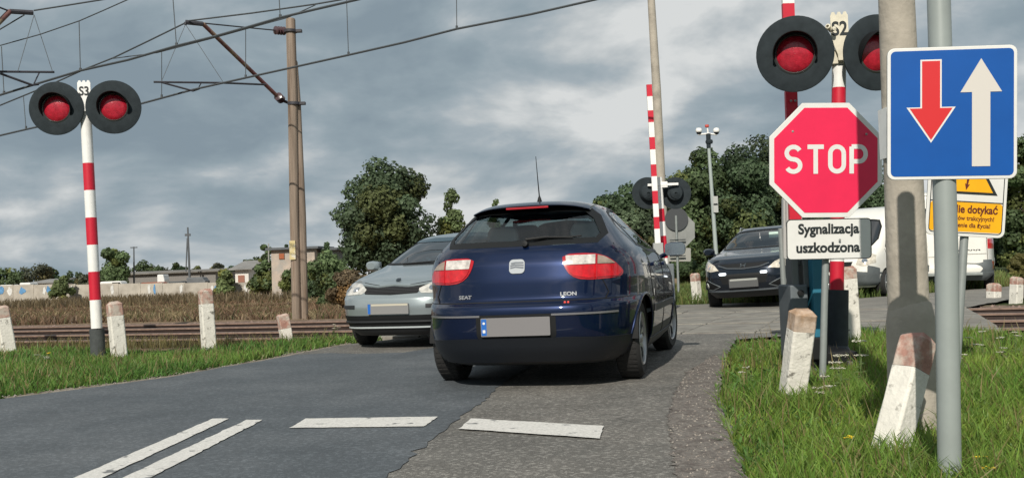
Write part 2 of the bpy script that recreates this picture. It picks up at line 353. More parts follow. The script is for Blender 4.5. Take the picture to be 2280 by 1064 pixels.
# level crossing slabs
mb = MB()
cuts = [cross_near]+sum([[r-.075, r+.075] for r in RAILS], [])+[17.75]
for i in range(0, len(cuts), 2):
    a, b = cuts[i]+.01, cuts[i+1]-.01
    n = 9; s0, s1 = -6.9, 1.25
    for k in range(n):
        x0 = s0+(s1-s0)*k/n; x1 = s0+(s1-s0)*(k+1)/n-.015; z = .012+random.uniform(-.008, .008)
        mb.box(sd2w((x0+x1)/2, (a+b)/2, z-.05), (x1-x0, b-a, .1), (TD, UD, Vector((0, 0, 1))))
tag(mb.build('road_crossing_slabs', M_conc, bevel=.012), kind='structure')
# rails, sleepers, ballast
M_rail = mat('rail_rust_shaded', (.035, .022, .018), .55, vary=.3, vscale=14, metal=.25); M_railtop = mat('rail_head', (.34, .28, .25), .4, metal=.7, vary=.2, vscale=5)  # rusty web painted extra dark for the shade under the head
for r_ in RAILS:
    mb = MB(); A = -42; Bx = 45
    prof = [(-.068, -.165), (.068, -.165), (.068, -.150), (.012, -.135), (.012, -.045), (.036, -.035), (.036, -.004), (-.036, -.004), (-.036, -.035), (-.012, -.045), (-.012, -.135), (-.068, -.15)]
    n = len(prof); segs = 60
    vs = [sd2w(A+(Bx-A)*k/segs, r_+p[0], p[1]) for k in range(segs+1) for p in prof]
    fs = [(k*n+j, k*n+(j+1) % n, (k+1)*n+(j+1) % n, (k+1)*n+j) for k in range(segs) for j in range(n)]
    for f in fs: j_ = f[0] % n; mb.add([vs[i] for i in f], [(0, 1, 2, 3)], 1 if j_ in (5, 6) else 2 if j_ in (1, 2, 7, 10, 11) else 0)
    nm = ['nearest', 'second', 'third', 'farthest'][RAILS.index(r_)]
    tag(mb.build('rail', [M_rail, M_railtop, mat('rail_foot_lit', (.20, .135, .105), .7, vary=.3, vscale=9)]), 'rusty steel rail, the %s of the four across the view' % nm, 'rail', 'rails of the two tracks')  # foot and near head side painted lighter, as if catching light
M_slp = mat('sleeper_wood', (.11, .08, .06), .9, vary=.3, vscale=10, bump=.5, bscale=30)
for tr_, lo in ((13.37, 0), (16.32, 1)):
    mb = MB(); s = -40
    while s < 44:
        if s < -7.1 or s > 1.5: mb.box(sd2w(s, tr_, -.19), (.25, 2.4, .12), (TD, UD, Vector((0, 0, 1))))
        s += .62
    tag(mb.build('sleeper_row', M_slp, bevel=.01), 'dark sleepers under the %s track' % ('nearer', 'farther')[lo], 'sleepers', kind='stuff')
def ballast():
    V = []; F = []; n = 0; K = 26000
    s = np.concatenate([rng.uniform(-24, -7, K//2), rng.uniform(1.4, 14, K//2)]); d = rng.uniform(11.5, 18.2, K)
    x = TD.x*s+UD.x*d; y = TD.y*s+UD.y*d; z = zone_h(x, y)-.01; sz = rng.uniform(.018, .045, K)
    base = np.array([[1, 0, 0], [0, 1, 0], [-1, 0, 0], [0, -1, 0], [0, 0, 1]], float)
    ang = rng.uniform(0, 6.28, K); c, s_ = np.cos(ang), np.sin(ang); P = np.zeros((K, 5, 3))
    jit = rng.uniform(.6, 1.2, (K, 5))
    P[:, :, 0] = (base[None, :, 0]*c[:, None]-base[None, :, 1]*s_[:, None])*sz[:, None]*jit+x[:, None]
    P[:, :, 1] = (base[None, :, 0]*s_[:, None]+base[None, :, 1]*c[:, None])*sz[:, None]*jit+y[:, None]
    P[:, :, 2] = base[None, :, 2]*sz[:, None]*jit+z[:, None]
    fo = np.array([[0, 1, 4], [1, 2, 4], [2, 3, 4], [3, 0, 4]]); Fa = (np.arange(K)[:, None, None]*5+fo[None]).reshape(-1, 3)
    cc = rng.uniform(.6, 1.35, K)[:, None]*np.array([[.21, .15, .125]]); bulk('ballast_stones', P.reshape(-1, 3), Fa, np.repeat(cc, 5, 0), 'brown ballast stones between the rails beside the crossing', 'ballast')
def bulk(name, V, F, colr, label, cat, m=None, parent=None, kind='stuff'):
    me = bpy.data.meshes.new(name); k = F.shape[1]
    me.vertices.add(len(V)); me.vertices.foreach_set('co', np.asarray(V, np.float32).reshape(-1))
    me.loops.add(F.size); me.loops.foreach_set('vertex_index', F.reshape(-1).astype(np.int32))
    me.polygons.add(len(F)); me.polygons.foreach_set('loop_start', np.arange(0, F.size, k, dtype=np.int32))
    me.update(calc_edges=True); me.validate()
    a = me.color_attributes.new('tint', 'FLOAT_COLOR', 'POINT'); c4 = np.ones((len(V), 4), np.float32); c4[:, :3] = colr; a.data.foreach_set('color', c4.reshape(-1))
    me.materials.append(m or mat('tinted', (.2, .2, .2), .85, attr='tint', spec=.2))
    o = bpy.data.objects.new(name, me); C.objects.link(o)
    if parent is not None: o.parent = parent
    else: tag(o, label, cat, None, kind)
    return o
ballast()
# ------------------------------------------------------------------ grass
def leafmat(name, trans=.35, rough=.6):
    if name in MC: return MC[name]
    m = bpy.data.materials.new(name); m.use_nodes = True; nt = m.node_tree; N = nt.nodes.new; L = nt.links.new; b = nt.nodes['Principled BSDF']; b.inputs['Roughness'].default_value = rough; b.inputs['Specular IOR Level'].default_value = .25
    a = N('ShaderNodeAttribute'); a.attribute_name = 'tint'; L(a.outputs['Color'], b.inputs['Base Color'])
    t = N('ShaderNodeBsdfTranslucent'); L(a.outputs['Color'], t.inputs[0]); x = N('ShaderNodeMixShader'); x.inputs[0].default_value = trans
    L(b.outputs[0], x.inputs[1]); L(t.outputs[0], x.inputs[2]); L(x.outputs[0], nt.nodes['Material Output'].inputs[0]); MC[name] = m; return m
def blades(name, X, Y, H, W, cols, label, cat='grass', lean=.5, sink=.01, seed=1):
    r = np.random.default_rng(seed); K = len(X); Z = zone_h(X, Y)-sink; a = r.uniform(0, 2*np.pi, K); b = r.uniform(0, 2*np.pi, K); ln = H*lean*r.uniform(.2, 1.3, K)
    P = np.zeros((K, 5, 3)); wx, wy = np.cos(a)*W/2, np.sin(a)*W/2; lx, ly = np.cos(b)*ln, np.sin(b)*ln
    for k, (t, ws, sg) in enumerate([(0, 1, -1), (0, 1, 1), (.55, .8, -1), (.55, .8, 1), (1, 0, 0)]):
        P[:, k, 0] = X+wx*ws*sg+lx*t*t; P[:, k, 1] = Y+wy*ws*sg+ly*t*t; P[:, k, 2] = Z+H*t*(1-.25*t*lean)
    fo = np.array([[0, 1, 3], [0, 3, 2], [2, 3, 4]]); F = (np.arange(K)[:, None, None]*5+fo[None]).reshape(-1, 3)
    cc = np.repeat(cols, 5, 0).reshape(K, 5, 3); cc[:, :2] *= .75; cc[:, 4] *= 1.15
    return bulk(name, P.reshape(-1, 3), F, cc.reshape(-1, 3), label, cat, leafmat('grass_blade', .4, .45))
def scatter(P, K, ref=6., seed=2, patch=None):
    r = np.random.default_rng(seed); P = [(p[0], p[1]) for p in P]; xs = [p[0] for p in P]; ys = [p[1] for p in P]; OX = []; OY = []; n = 0
    while n < K:
        x = r.uniform(min(xs), max(xs), K*2); y = r.uniform(min(ys), max(ys), K*2); ok = inpoly(x, y, P)
        dd = np.hypot(x, y); ok &= r.uniform(0, 1, K*2) < np.minimum(1, (ref/np.maximum(dd, .1))**1.6)
        if patch is not None: ok &= r.uniform(0, 1, K*2) < np.clip(.55+vnoise(x*patch, y*patch, seed)*1.1, .08, 1)
        OX.append(x[ok]); OY.append(y[ok]); n += ok.sum()
    return np.concatenate(OX)[:K], np.concatenate(OY)[:K]
def gcols(K, base, var, seed, dry=.08, X=None, Y=None):
    r = np.random.default_rng(seed); c = np.array(base)[None]*r.uniform(1-var, 1+var, (K, 1))*r.uniform(.9, 1.1, (K, 3))
    if X is not None: n = vnoise(X*1.7, Y*1.7, seed+9); c *= (1+.35*n[:, None]); c[:, 0] *= 1+.25*n
    m = r.uniform(0, 1, K) < dry; c[m] = np.array([.22, .19, .08])*r.uniform(.7, 1.2, (m.sum(), 1)); return c
GR = [(p.x+.02, p.y) for p in ER]+[tuple(sd2w(-.56, 12.22)[:2]), tuple(sd2w(1.2, 12.24)[:2]), tuple(sd2w(1.8, 11.9)[:2]), tuple(sd2w(12, 11.6)[:2]), (9, 2.2), (2.0, 1.9)]
x, y = scatter(GR, 165000, 4.5, 11, 1.5); H = np.clip(rng.normal(.115, .035, len(x)), .03, .3)*(1+.35*vnoise(x*2, y*2, 4))
ss = x*TD.x+y*TD.y; H *= .45+.55*smst(ss, -.75, -.1); H *= np.where(np.hypot(x-2.6, y-7.6) < 2, 1.15, 1)
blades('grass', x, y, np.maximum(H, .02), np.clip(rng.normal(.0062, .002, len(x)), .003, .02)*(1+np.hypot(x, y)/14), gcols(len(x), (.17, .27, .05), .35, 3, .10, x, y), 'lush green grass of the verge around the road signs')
GL = [(p.x-.02, p.y+.14+.30*max(0, k-4)/6*(.6+.4*math.sin(k*2.1))) for k, p in enumerate(EL[1:])]+[tuple(sd2w(-6.4, 12.0)[:2]), tuple(sd2w(-7.2, 11.8)[:2]), tuple(sd2w(-8.5, 10.6)[:2]), tuple(sd2w(-13, 9.9)[:2]), tuple(sd2w(-20, 9.6)[:2])]
x, y = scatter(GL, 75000, 9, 12, 2.0); H = np.clip(rng.normal(.10, .035, len(x)), .03, .25)*(1+.5*vnoise(x*2.3, y*2.3, 6))
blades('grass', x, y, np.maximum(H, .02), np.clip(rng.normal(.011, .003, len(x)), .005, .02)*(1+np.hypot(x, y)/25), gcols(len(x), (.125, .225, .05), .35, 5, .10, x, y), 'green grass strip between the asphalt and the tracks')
GF = [tuple(sd2w(-6.5, 18.6)[:2]), tuple(sd2w(-6.6, 20.0)[:2]), tuple(sd2w(-4.5, 20.9)[:2]), tuple(sd2w(-2.4, 21.2)[:2]), tuple(sd2w(-1, 21.5)[:2]), tuple(sd2w(.8, 23.8)[:2]), tuple(sd2w(3.2, 27.6)[:2]), tuple(sd2w(4, 40)[:2]), tuple(sd2w(-12, 34)[:2]), tuple(sd2w(-9, 19)[:2])]
x, y = scatter(GF, 30000, 20, 13, .8)
blades('grass', x, y, rng.uniform(.12, .38, len(x)), rng.uniform(.012, .03, len(x)), gcols(len(x), (.17, .225, .07), .35, 6, .15, x, y), 'tall grass behind the crossing below the hedge trees')
GF2 = [tuple(sd2w(2.3, 18.4)[:2]), tuple(sd2w(3.3, 21.0)[:2]), tuple(sd2w(5.4, 23.1)[:2]), tuple(sd2w(10, 26.6)[:2]), tuple(sd2w(26, 34)[:2]), tuple(sd2w(26, 18.5)[:2])]
x, y = scatter(GF2, 26000, 17, 14, .8)
blades('grass', x, y, rng.uniform(.08, .26, len(x)), rng.uniform(.012, .026, len(x)), gcols(len(x), (.19, .235, .075), .35, 7, .2, x, y), 'grass strip between the far track and the parked white van')
# dry field beyond the left tracks
DF = [tuple(sd2w(-6.6, 18.7)[:2]), tuple(sd2w(-6, 30)[:2]), (-5, 44), (-5, 90), (-60, 96), (-60, 60), tuple(sd2w(-30, 18.5)[:2])]
x, y = scatter(DF, 90000, 24, 15, .35)
n = vnoise(x*.5, y*.5, 8); base = np.where(vnoise(x*.9, y*.35, 31)[:, None] > .12, np.array([[.27, .215, .125]]), np.array([[.19, .125, .08]]))*(1+.35*n[:, None])*rng.uniform(.6, 1.4, (len(x), 1)); g = rng.uniform(0, 1, len(x)) < .15; base[g] = np.array([.11, .12, .05])
blades('dry_grass', x, y, rng.uniform(.06, .34, len(x))*(1+.8*n).clip(.3, 2)*np.where(rng.uniform(0, 1, len(x)) > .97, 1.7, 1), rng.uniform(.012, .03, len(x))*(1+np.hypot(x, y)/45), base, 'brown dry grass and weeds of the field behind the tracks', 'dry grass', .8)
x, y = scatter([(-5, 70), (-5, 90), (-62, 101), (-62, 78)], 9000, 200, 19, .2)
blades('dry_weeds', x, y, rng.uniform(.3, .95, len(x)), rng.uniform(.05, .12, len(x)), np.array([[.16, .125, .075]])*rng.uniform(.6, 1.4, (len(x), 1)), 'tall brown weeds in front of the graffiti wall', 'dry weeds', .4)
# ragged weeds on the ballast
x, y = scatter([tuple(sd2w(-22, 10.2)[:2]), tuple(sd2w(-7, 11.4)[:2]), tuple(sd2w(-7, 12.4)[:2]), tuple(sd2w(-22, 12.4)[:2])], 5000, 14, 16, 1)
blades('weeds', x, y, rng.uniform(.04, .3, len(x)), rng.uniform(.006, .014, len(x)), gcols(len(x), (.14, .13, .06), .4, 8, .5), 'thin dry weeds along the ballast shoulder left of the road', 'weeds', .5)
x, y = scatter([tuple(sd2w(1.5, 10.8)[:2]), tuple(sd2w(14, 10.8)[:2]), tuple(sd2w(14, 12.6)[:2]), tuple(sd2w(1.5, 12.6)[:2])], 5000, 12, 17, 1)
blades('weeds', x, y, rng.uniform(.05, .3, len(x)), rng.uniform(.006, .014, len(x)), gcols(len(x), (.14, .15, .06), .4, 9, .4), 'weeds along the ballast shoulder right of the road', 'weeds', .5)
def verge_mix(P, seed, ref, lb, f=1.):
    x, y = scatter(P, int(2600*f), ref, seed, 1.2); k = len(x); c = np.array([[.30, .24, .12]])*rng.uniform(.5, 1.2, (k, 1))
    blades('dry_stalks', x, y, rng.uniform(.10, .30, k), rng.uniform(.003, .006, k)*(1+np.hypot(x, y)/14), c, 'thin dry stalks standing in the %s' % lb, 'dry stalks', .35)
    x, y = scatter(P, int(15000*f), ref, seed+1, 3.5); k = len(x); c = np.array([[.10, .20, .05]])*rng.uniform(.6, 1.5, (k, 1))
    blades('broad_weeds', x, y, rng.uniform(.04, .13, k), rng.uniform(.018, .04, k), c, 'broad leaved weeds mixed into the %s' % lb, 'weeds', 1.1)
verge_mix(GR, 60, 4.5, 'right verge'); verge_mix(GL, 64, 9, 'left verge', .45)
# longer tufts round the feet of posts and bollards
tx = []; ty = []
for px, py, n_, sp in ((1772, 905, 250, .16), (1985, 1020, 500, .2), (2114, 1076, 800, .16), (1836, 860, 500, .2), (1905, 770, 400, .2), (1700, 800, 900, .35), (1890, 900, 800, .3), (2036, 890, 500, .25), (1620, 900, 500, .25), (1650, 980, 600, .3), (2200, 900, 900, .5), (2240, 1000, 900, .4)):
    p = gnd(px, py); tx.append(rng.normal(p.x, sp, n_)); ty.append(rng.normal(p.y, sp, n_))
x = np.concatenate(tx); y = np.concatenate(ty); ok = inpoly(x, y, [(p[0], p[1]) for p in GR]); x = x[ok]; y = y[ok]
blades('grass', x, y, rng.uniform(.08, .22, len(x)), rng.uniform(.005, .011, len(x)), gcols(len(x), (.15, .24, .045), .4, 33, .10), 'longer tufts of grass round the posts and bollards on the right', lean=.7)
# ------------------------------------------------------------------ street furniture
X1, Y1, Z1 = Vector((1, 0, 0)), Vector((0, 1, 0)), Vector((0, 0, 1))
M_red = mat('stripe_red', (.55, .012, .035), .45, vary=.06, vscale=12); M_white = mat('stripe_white', (.80, .80, .78), .5, vary=.06, vscale=9)
M_galv = mat('galvanised_pole', (.25, .275, .27), .5, metal=.15, vary=.10, vscale=9, bump=.05, bscale=90)
M_dark = mat('board_dark', (.028, .036, .041), .8, spec=.12, vary=.2, vscale=10); M_black = mat('black_plastic', (.010, .011, .012), .6, spec=.25)
M_signback = mat('sign_back', (.26, .27, .26), .55, metal=.2, vary=.12, vscale=6)
M_swhite = mat('sign_white', (.72, .72, .70), .45, vary=.05, vscale=6); M_sred = mat('sign_red', (.78, .02, .085), .4, vary=.05, vscale=5)
M_sblue = mat('sign_blue', (.004, .085, .36), .35, vary=.06, vscale=5); M_sarrow = mat('arrow_white', (.62, .59, .55), .5); M_sarred = mat('arrow_red', (.62, .02, .025), .45)
M_yellow = mat('sign_yellow', (.85, .42, .008), .45, vary=.05, vscale=6); M_ink = mat('sign_ink', (.012, .018, .02), .6)
M_cream = mat('cream_paint', (.66, .62, .50), .6, vary=.12, vscale=14)
def lerp(a, b, t): return a+(b-a)*t
def frame(yaw_deg, roll_deg=0., tilt=0.):
    """sign axes: xa to the right seen from the front, na towards the viewer, ya up"""
    q = Matrix.Rotation(R(yaw_deg), 3, 'Z') @ Matrix.Rotation(R(roll_deg), 3, 'Y') @ Matrix.Rotation(R(tilt), 3, 'X')
    return q @ X1, q @ Z1, q @ Vector((0, -1, 0))
# --- concrete / whitewashed bollards
M_wpaint = mat('whitewash', (.68, .66, .60), .85, vary=.12, vscale=9, bump=.7, bscale=34, col2=(.20, .19, .165), c2s=11, c2lo=.585, c2hi=.66)
M_bcap = mat('bollard_cap_red', (.36, .195, .155), .9, vary=.25, vscale=14, bump=.6, bscale=40, col2=(.48, .42, .36), c2s=8, c2lo=.44, c2hi=.6)
M_bcap2 = mat('bollard_cap_brown', (.33, .22, .14), .9, vary=.25, vscale=11, bump=.6, bscale=30, col2=(.47, .38, .31), c2s=7, c2lo=.44, c2hi=.6)
def bollard(bpx, tpx, wd, yaw, label, cap=.22, group='whitewashed concrete bollards', seed=0, back=0., capm=None, dz=0., wpaint=None):
    rr = random.Random(seed); b = gnd(*bpx); b.z = hgt(b.x, b.y); top = atY(tpx[0], tpx[1], b.y+back); t = thing('bollard', label, 'bollard', b, 0, group)
    ax = (top-b); L_ = ax.length; az = ax.normalized(); ay = Matrix.Rotation(R(yaw), 3, 'Z') @ Y1; axx = ay.cross(az).normalized(); ay = az.cross(axx)
    def seg(t0, t1, m, name, topcap):
        mb = MB(); n = 3 if topcap else 8; vs = []; hw = wd/2; c = hw*.16; prof = [(hw, -hw+c), (hw, hw-c), (hw-c, hw), (-hw+c, hw), (-hw, hw-c), (-hw, -hw+c), (-hw+c, -hw), (hw-c, -hw)]
        lv = [t0+(t1-t0)*k/n for k in range(n+1)]
        for q in lv:
            for p in prof:
                s = 1+rr.uniform(-.018, .018); vs.append(b+az*(q*L_)+axx*p[0]*s+ay*p[1]*s)
        if topcap:
            for p in prof: vs.append(b+az*(t1*L_+hw*.35)+axx*p[0]*.62+ay*p[1]*.62+az*rr.uniform(-.01, .012))
            n += 1
        fs = [(k*8+j, k*8+(j+1) % 8, (k+1)*8+(j+1) % 8, (k+1)*8+j) for k in range(n) for j in range(8)]+[tuple(range(n*8, n*8+8))]
        mb.add(vs, fs); mb.build(name, m, t, bevel=.004)
    seg(-.35, 1-cap, wpaint or M_wpaint, 'post', False); seg(1-cap, 1-.02, capm or M_bcap, 'painted_top', True); return t
bollard((22, 790), (2, 684), .17, 38, 'leaning mossy bollard cut by the left edge, left of the striped signal mast', seed=1)
bollard((267, 795), (254, 674), .165, 36, 'leaning bollard with a peeling pink top just right of the striped signal mast', seed=2)
bollard((466, 775), (457, 646), .165, 32, 'tallest upright bollard between the signal mast and the wooden pole', seed=3)
bollard((641, 752), (629, 701), .16, 30, 'short bollard tilted left before the foot of the wooden pole', .42, seed=4)
bollard((1762, 880), (1788, 694), .145, 6, 'brown topped bollard leaning right, in front of the grey barrier machine', .20, seed=5, capm=M_bcap2, back=-.1)
bollard((1896, 762), (1885, 596), .155, 12, 'flaking bollard leaning left, right of the barrier machine', .14, seed=6)
bollard((1976, 1004), (2046, 752), .128, 33, 'largest bollard, leaning over in front of the concrete pole and half in its shade', .27, seed=7, back=.12)
bollard((1553, 672), (1547, 610), .17, 40, 'small bollard in the grass beside the black oncoming car', .24, seed=8)
bollard((2212, 662), (2213, 634), .20, 25, 'shorter bollard before the rear corner of the parked white van', .45, seed=9)
bollard((2261, 668), (2264, 619), .17, 25, 'bollard at the far right edge of the picture, past the parked white van', .25, seed=10)

# --- warning light signals
M_lens = mat('signal_lens', (.40, .014, .032), .22, vary=.3, vscale=22, coat=.4, bump=.25, bscale=120)
def striped(mb, a, b, r, bands, n=20):
    """bands: list of (t0, t1, material index)"""
    for t0, t1, mi in bands:
        vs_a, vs_b = lerp(a, b, t0), lerp(a, b, t1); mb.tube([vs_a, vs_b], r, n, mi, cap=True)
def lamp(parent, c, rad, yaw, tilt=0., hood=.22, lens_r=None, flip=False, label=None):
    xa, ya, na = frame(yaw, 0, tilt); lens_r = lens_r or rad*.50
    g = MB(); g.lathe([(rad, .0), (rad, .012), (rad-.012, .018), (lens_r+.012, .010), (lens_r+.012, -.05), (lens_r*.9, -.13), (.02, -.16)], c, na, 48)
    g.lathe([(rad, .0), (.02, -.001)], c, na, 48)
    bd = g.build('backboard', M_dark, parent, label=label)
    l = MB(); l.lathe([(lens_r, -.01), (lens_r*.9, .008), (lens_r*.6, .022), (lens_r*.25, .029), (.001, .03)], c, na, 32); l.build('lens', M_lens, bd)
    h = MB(); n = 28; vs = []; a0, a1 = R(-28), R(208)
    rh = lens_r+.014
    for k in range(n+1):
        a = a0+(a1-a0)*k/n; ln = hood*(.12+.88*max(0, math.sin(max(0, min(math.pi, (a-a0)/(a1-a0)*math.pi))))**.75)
        for rr_, z in ((rh, .0), (rh*1.02, ln), (rh*1.02+.006, ln), (rh+.006, 0)):
            vs.append(c+xa*math.cos(a)*rr_+ya*math.sin(a)*rr_+na*z)
    fs = [(k*4+j, k*4+(j+1) % 4, (k+1)*4+(j+1) % 4, (k+1)*4+j) for k in range(n) for j in range(4)]
    h.add(vs, fs, 0, False); h.build('hood', M_black, bd)
    r2 = MB(); r2.lathe([(lens_r+.012, .012), (lens_r, .02), (lens_r-.006, .012)], c, na, 36); r2.build('lens_ring', mat('ring_metal', (.12, .13, .13), .35, metal=.6), bd)
def number_board(parent, c, w_, h_, yaw, txt):
    xa, ya, na = frame(yaw); pts = [(-w_/2, h_*.43)]
    for k in range(3): x = -w_/2+w_*(k+.5)/3; pts += [(x-w_*.13, h_*.44), (x-w_*.07, h_*.5), (x+w_*.07, h_*.5), (x+w_*.13, h_*.44)]
    pts += [(w_/2, h_*.43), (w_/2, -h_*.08), (w_*.16, -h_*.42), (w_*.14, -h_*.55), (-w_*.14, -h_*.55), (-w_*.16, -h_*.42), (-w_/2, -h_*.08)]
    mb = MB(); mb.prism(pts, c, xa, ya, na, -.006, .0, 0); bd = mb.build('number_board', M_cream if txt == 'S2' else M_white, parent)
    tx = MB(); text_mb(tx, txt, h_*.42, c+ya*h_*.14, xa, ya, na, .003, 0, .85, .004); tx.build('lettering', M_ink, bd)
# S3, left
b3 = gnd(219, 796); b3.z = -.03; S3 = thing('crossing_signal', 'twin red lamp signal on a red and white mast numbered S3', 'signal', b3, 0, 'warning light signals')
t3 = atY(188, 196, b3.y-.02); ax3 = t3-b3; mb = MB()
mpy = [796, 726, 664, 602, 543, 483, 423, 363, 302, 196]
def tt(py): return (796-py)/(796-196)
striped(mb, b3, t3, .066, [(tt(mpy[k]), tt(mpy[k+1]), k % 2) for k in range(1, 8)]+[(tt(302), .99, 1)]); mb.mi = mb.mi
mb.build('mast', [M_red, M_white], S3)
mb = MB(); mb.tube([b3+ax3*-.05, b3+ax3*tt(728)], .088, 20); mb.lathe([(.16, 0), (.16, .02), (.10, .035), (.088, .06)], b3, Z1, 20); mb.build('mast_foot', mat('mast_foot_grey', (.055, .062, .062), .8, vary=.25, vscale=12, bump=.2), S3)
def arm(parent, c, wd, yaw, th=.03, m=None):
    xa, ya, na = frame(yaw); mb = MB(); mb.box(c, (wd, th, th), (xa, na, ya)); mb.box(c-na*.03, (.18, .10, .12), (xa, na, ya)); mb.build('cross_arm', m or M_cream, parent, bevel=.004)
Ys = b3.y-.14
lamp(S3, atY(126, 242, Ys), .325, 4, 3, hood=.14); lamp(S3, atY(253, 239, Ys), .325, 10, 3, hood=.14)
arm(S3, atY(189, 243, b3.y-.03), .5, 7)
number_board(S3, atY(187, 212, Ys+.03), .155, .36, 6, 'S3')
# S2, right
b2_ = gnd(1861, 800); b2_.z = -.03; S2 = thing('crossing_signal', 'twin red lamp signal on a red and white mast numbered S2 behind the octagonal sign', 'signal', b2_, 0, 'warning light signals')
t2 = atY(1869, 60, b2_.y); mb = MB()
def t2f(py): return (800-py)/(800-60.)
striped(mb, b2_, t2, .060, [(t2f(700), t2f(578), 0), (t2f(578), t2f(520), 1), (t2f(520), t2f(460), 0), (t2f(460), t2f(350), 1), (t2f(350), t2f(300), 0), (t2f(300), t2f(258), 1), (t2f(258), t2f(196), 0), (t2f(196), .99, 1)])
mb.build('mast', [M_red, M_white], S2)
mb = MB(); mb.tube([b2_, lerp(b2_, t2, t2f(640))], .10, 20); mb.lathe([(.20, 0), (.20, .06), (.12, .12), (.10, .16)], b2_, Z1, 20); mb.build('mast_foot', mat('mast_foot_black', (.02, .028, .036), .6, vary=.3, vscale=12), S2)
Y2 = b2_.y-.16
lamp(S2, atY(1770, 121, Y2), .325, -16, 6, hood=.16, label='left lamp with its hood turned to the road'); lamp(S2, atY(1951, 118, Y2), .325, 14, 6, hood=.16)
arm(S2, atY(1862, 128, b2_.y-.05), .5, -2)
number_board(S2, atY(1870, 78, Y2+.05), .15, .40, -4, 'S2')
mb = MB(); p = atY(1845, 62, Y2); mb.lathe([(.02, -.03), (.022, .03), (.012, .035)], p, Vector((-.5, -.8, .2)), 12); mb.lathe([(.014, -.03), (.02, .03), (.001, .035)], p+Vector((.03, 0, -.02)), Vector((.3, -.8, .1)), 12); mb.build('bell', M_cream, S2)
# far signal seen from behind, on the other side of the tracks
Yf = 19.9; bf = gnd(1490, 597+14+1971/Yf); bf = Vector((atY(1489, 690, Yf).x, Yf, -.03)); FS = thing('crossing_signal', 'signal seen from behind across the tracks, just right of the raised far barrier', 'signal', bf, 0, 'warning light signals')
tf = atY(1467, 395, Yf); mb = MB()
def tff(py): return max(0, (bf.z*0+690-py)/(690-395.))
striped(mb, bf, tf, .062, [(0, tff(620), 0), (tff(620), tff(577), 1), (tff(577), tff(527), 0), (tff(527), tff(495), 1), (tff(495), tff(466), 0), (tff(466), 1., 1)])
mb.build('mast', [M_red, M_white], FS)
for px, yw in ((1442, 186), (1503, 170)):
    lamp(FS, atY(px, 430, Yf+.15), .325, yw, 0, hood=.2)
    mb = MB(); q = atY(px, 432, Yf+.10); mb.lathe([(.16, .1), (.155, .02), (.10, -.1), (.03, -.13)], q, Vector((0, 1, 0)), 24); mb.build('lamp_housing', M_dark, FS)
arm(FS, atY(1476, 411, Yf-.04), .62, 0, .05, M_white)
# far barrier, raised
def boom(label, base, top, wd, dp, bands, group='raised crossing barriers', mm=None, name='barrier'):
    t = thing(name, label, 'barrier', base, 0, group); mb = MB(); ax = (top-base); az = ax.normalized(); xx = Y1.cross(az).normalized(); yy = az.cross(xx)
    for t0, t1, mi in bands: c = lerp(base, top, (t0+t1)/2); mb.box(c, (wd, dp, ax.length*(t1-t0)), (xx, yy, az), mi)
    mb.build('boom', mm or [M_red, M_white], t); return t
Yb = 19.2; bb = Vector((atY(1473, 700, Yb).x, Yb, -.02)); tb = atY(1445, 189, Yb); L_b = 700-189.; bt = lambda py: (700-py)/L_b
prs = [(189, 216), (248, 275), (309, 337), (371, 398), (431, 460), (490, 517)]; bands = []; y_ = 189
for a, b in prs:
    if a > y_: bands.append((bt(a), bt(y_), 1))
    bands.append((bt(b), bt(a), 0)); y_ = b
bands.append((bt(552), bt(517), 1))
FB = boom('slim red and white barrier arm raised upright across the tracks beside the grey pole', bb, tb, .105, .05, bands)
mb = MB(); mb.box(lerp(bb, tb, bt(575)), (.19, .12, .45), (X1, Y1, Z1)); mb.build('boom_root', mat('boom_root_grey', (.34, .35, .34), .6), FB, bevel=.01)
mb = MB(); mb.box((bb.x+.05, bb.y+.1, .42), (.42, .5, .9)); mb.build('machine_housing', mat('machine_grey', (.12, .14, .15), .6, vary=.1), FB, bevel=.02)
# near barrier on the right, behind the octagonal sign
Yn = 7.75; bn = Vector((atY(1802, 780, Yn).x, Yn, -.03))
NB = thing('barrier', 'barrier machine in grey and blue behind the octagonal sign, its arm raised behind the lamp', 'barrier', bn, 0, 'raised crossing barriers')
a_ = atY(1773, 575, 9.0); b_ = atY(1752, -60, 9.0); mb = MB(); ax = b_-a_; az = ax.normalized(); xx = Y1.cross(az).normalized(); yy = az.cross(xx)
k = lambda py: (575-py)/635.
Y_off = 0
for p0, p1, mi in ((575, 430, 0), (430, 340, 1), (340, 205, 0), (205, 160, 2), (160, 100, 1), (100, 10, 0), (10, -60, 1)):
    mb.box(lerp(a_, b_, (k(p0)+k(p1))/2), (.107, .05, ax.length*(k(p1)-k(p0))), (xx, yy, az), mi if mi < 2 else 1)
mb.build('boom', [M_red, M_white], NB)
mb = MB(); q = atY(1766, 225, 8.96); mb.lathe([(.012, 0), (.010, .01), (.001, .012)], q+X1*.02, -Y1, 10); mb.lathe([(.012, 0), (.010, .01), (.001, .012)], q-X1*.02, -Y1, 10); mb.build('bolt', M_galv, NB)
M_mach = mat('machine_dark_grey', (.12, .14, .155), .65, vary=.15, vscale=6, metal=.1); mb = MB()
def pb(x0, y0, x1, y1, Y, dp, mbx, mi=0):
    p = atY(x0, y0, Y); q = atY(x1, y1, Y); mbx.box(((p.x+q.x)/2, Y+dp/2, (p.z+q.z)/2), (abs(q.x-p.x), dp, abs(p.z-q.z)), mi=mi)
pb(1759, 635, 1806, 800, Yn-.1, .35, mb); mb.build('machine_housing', M_mach, NB, bevel=.012)
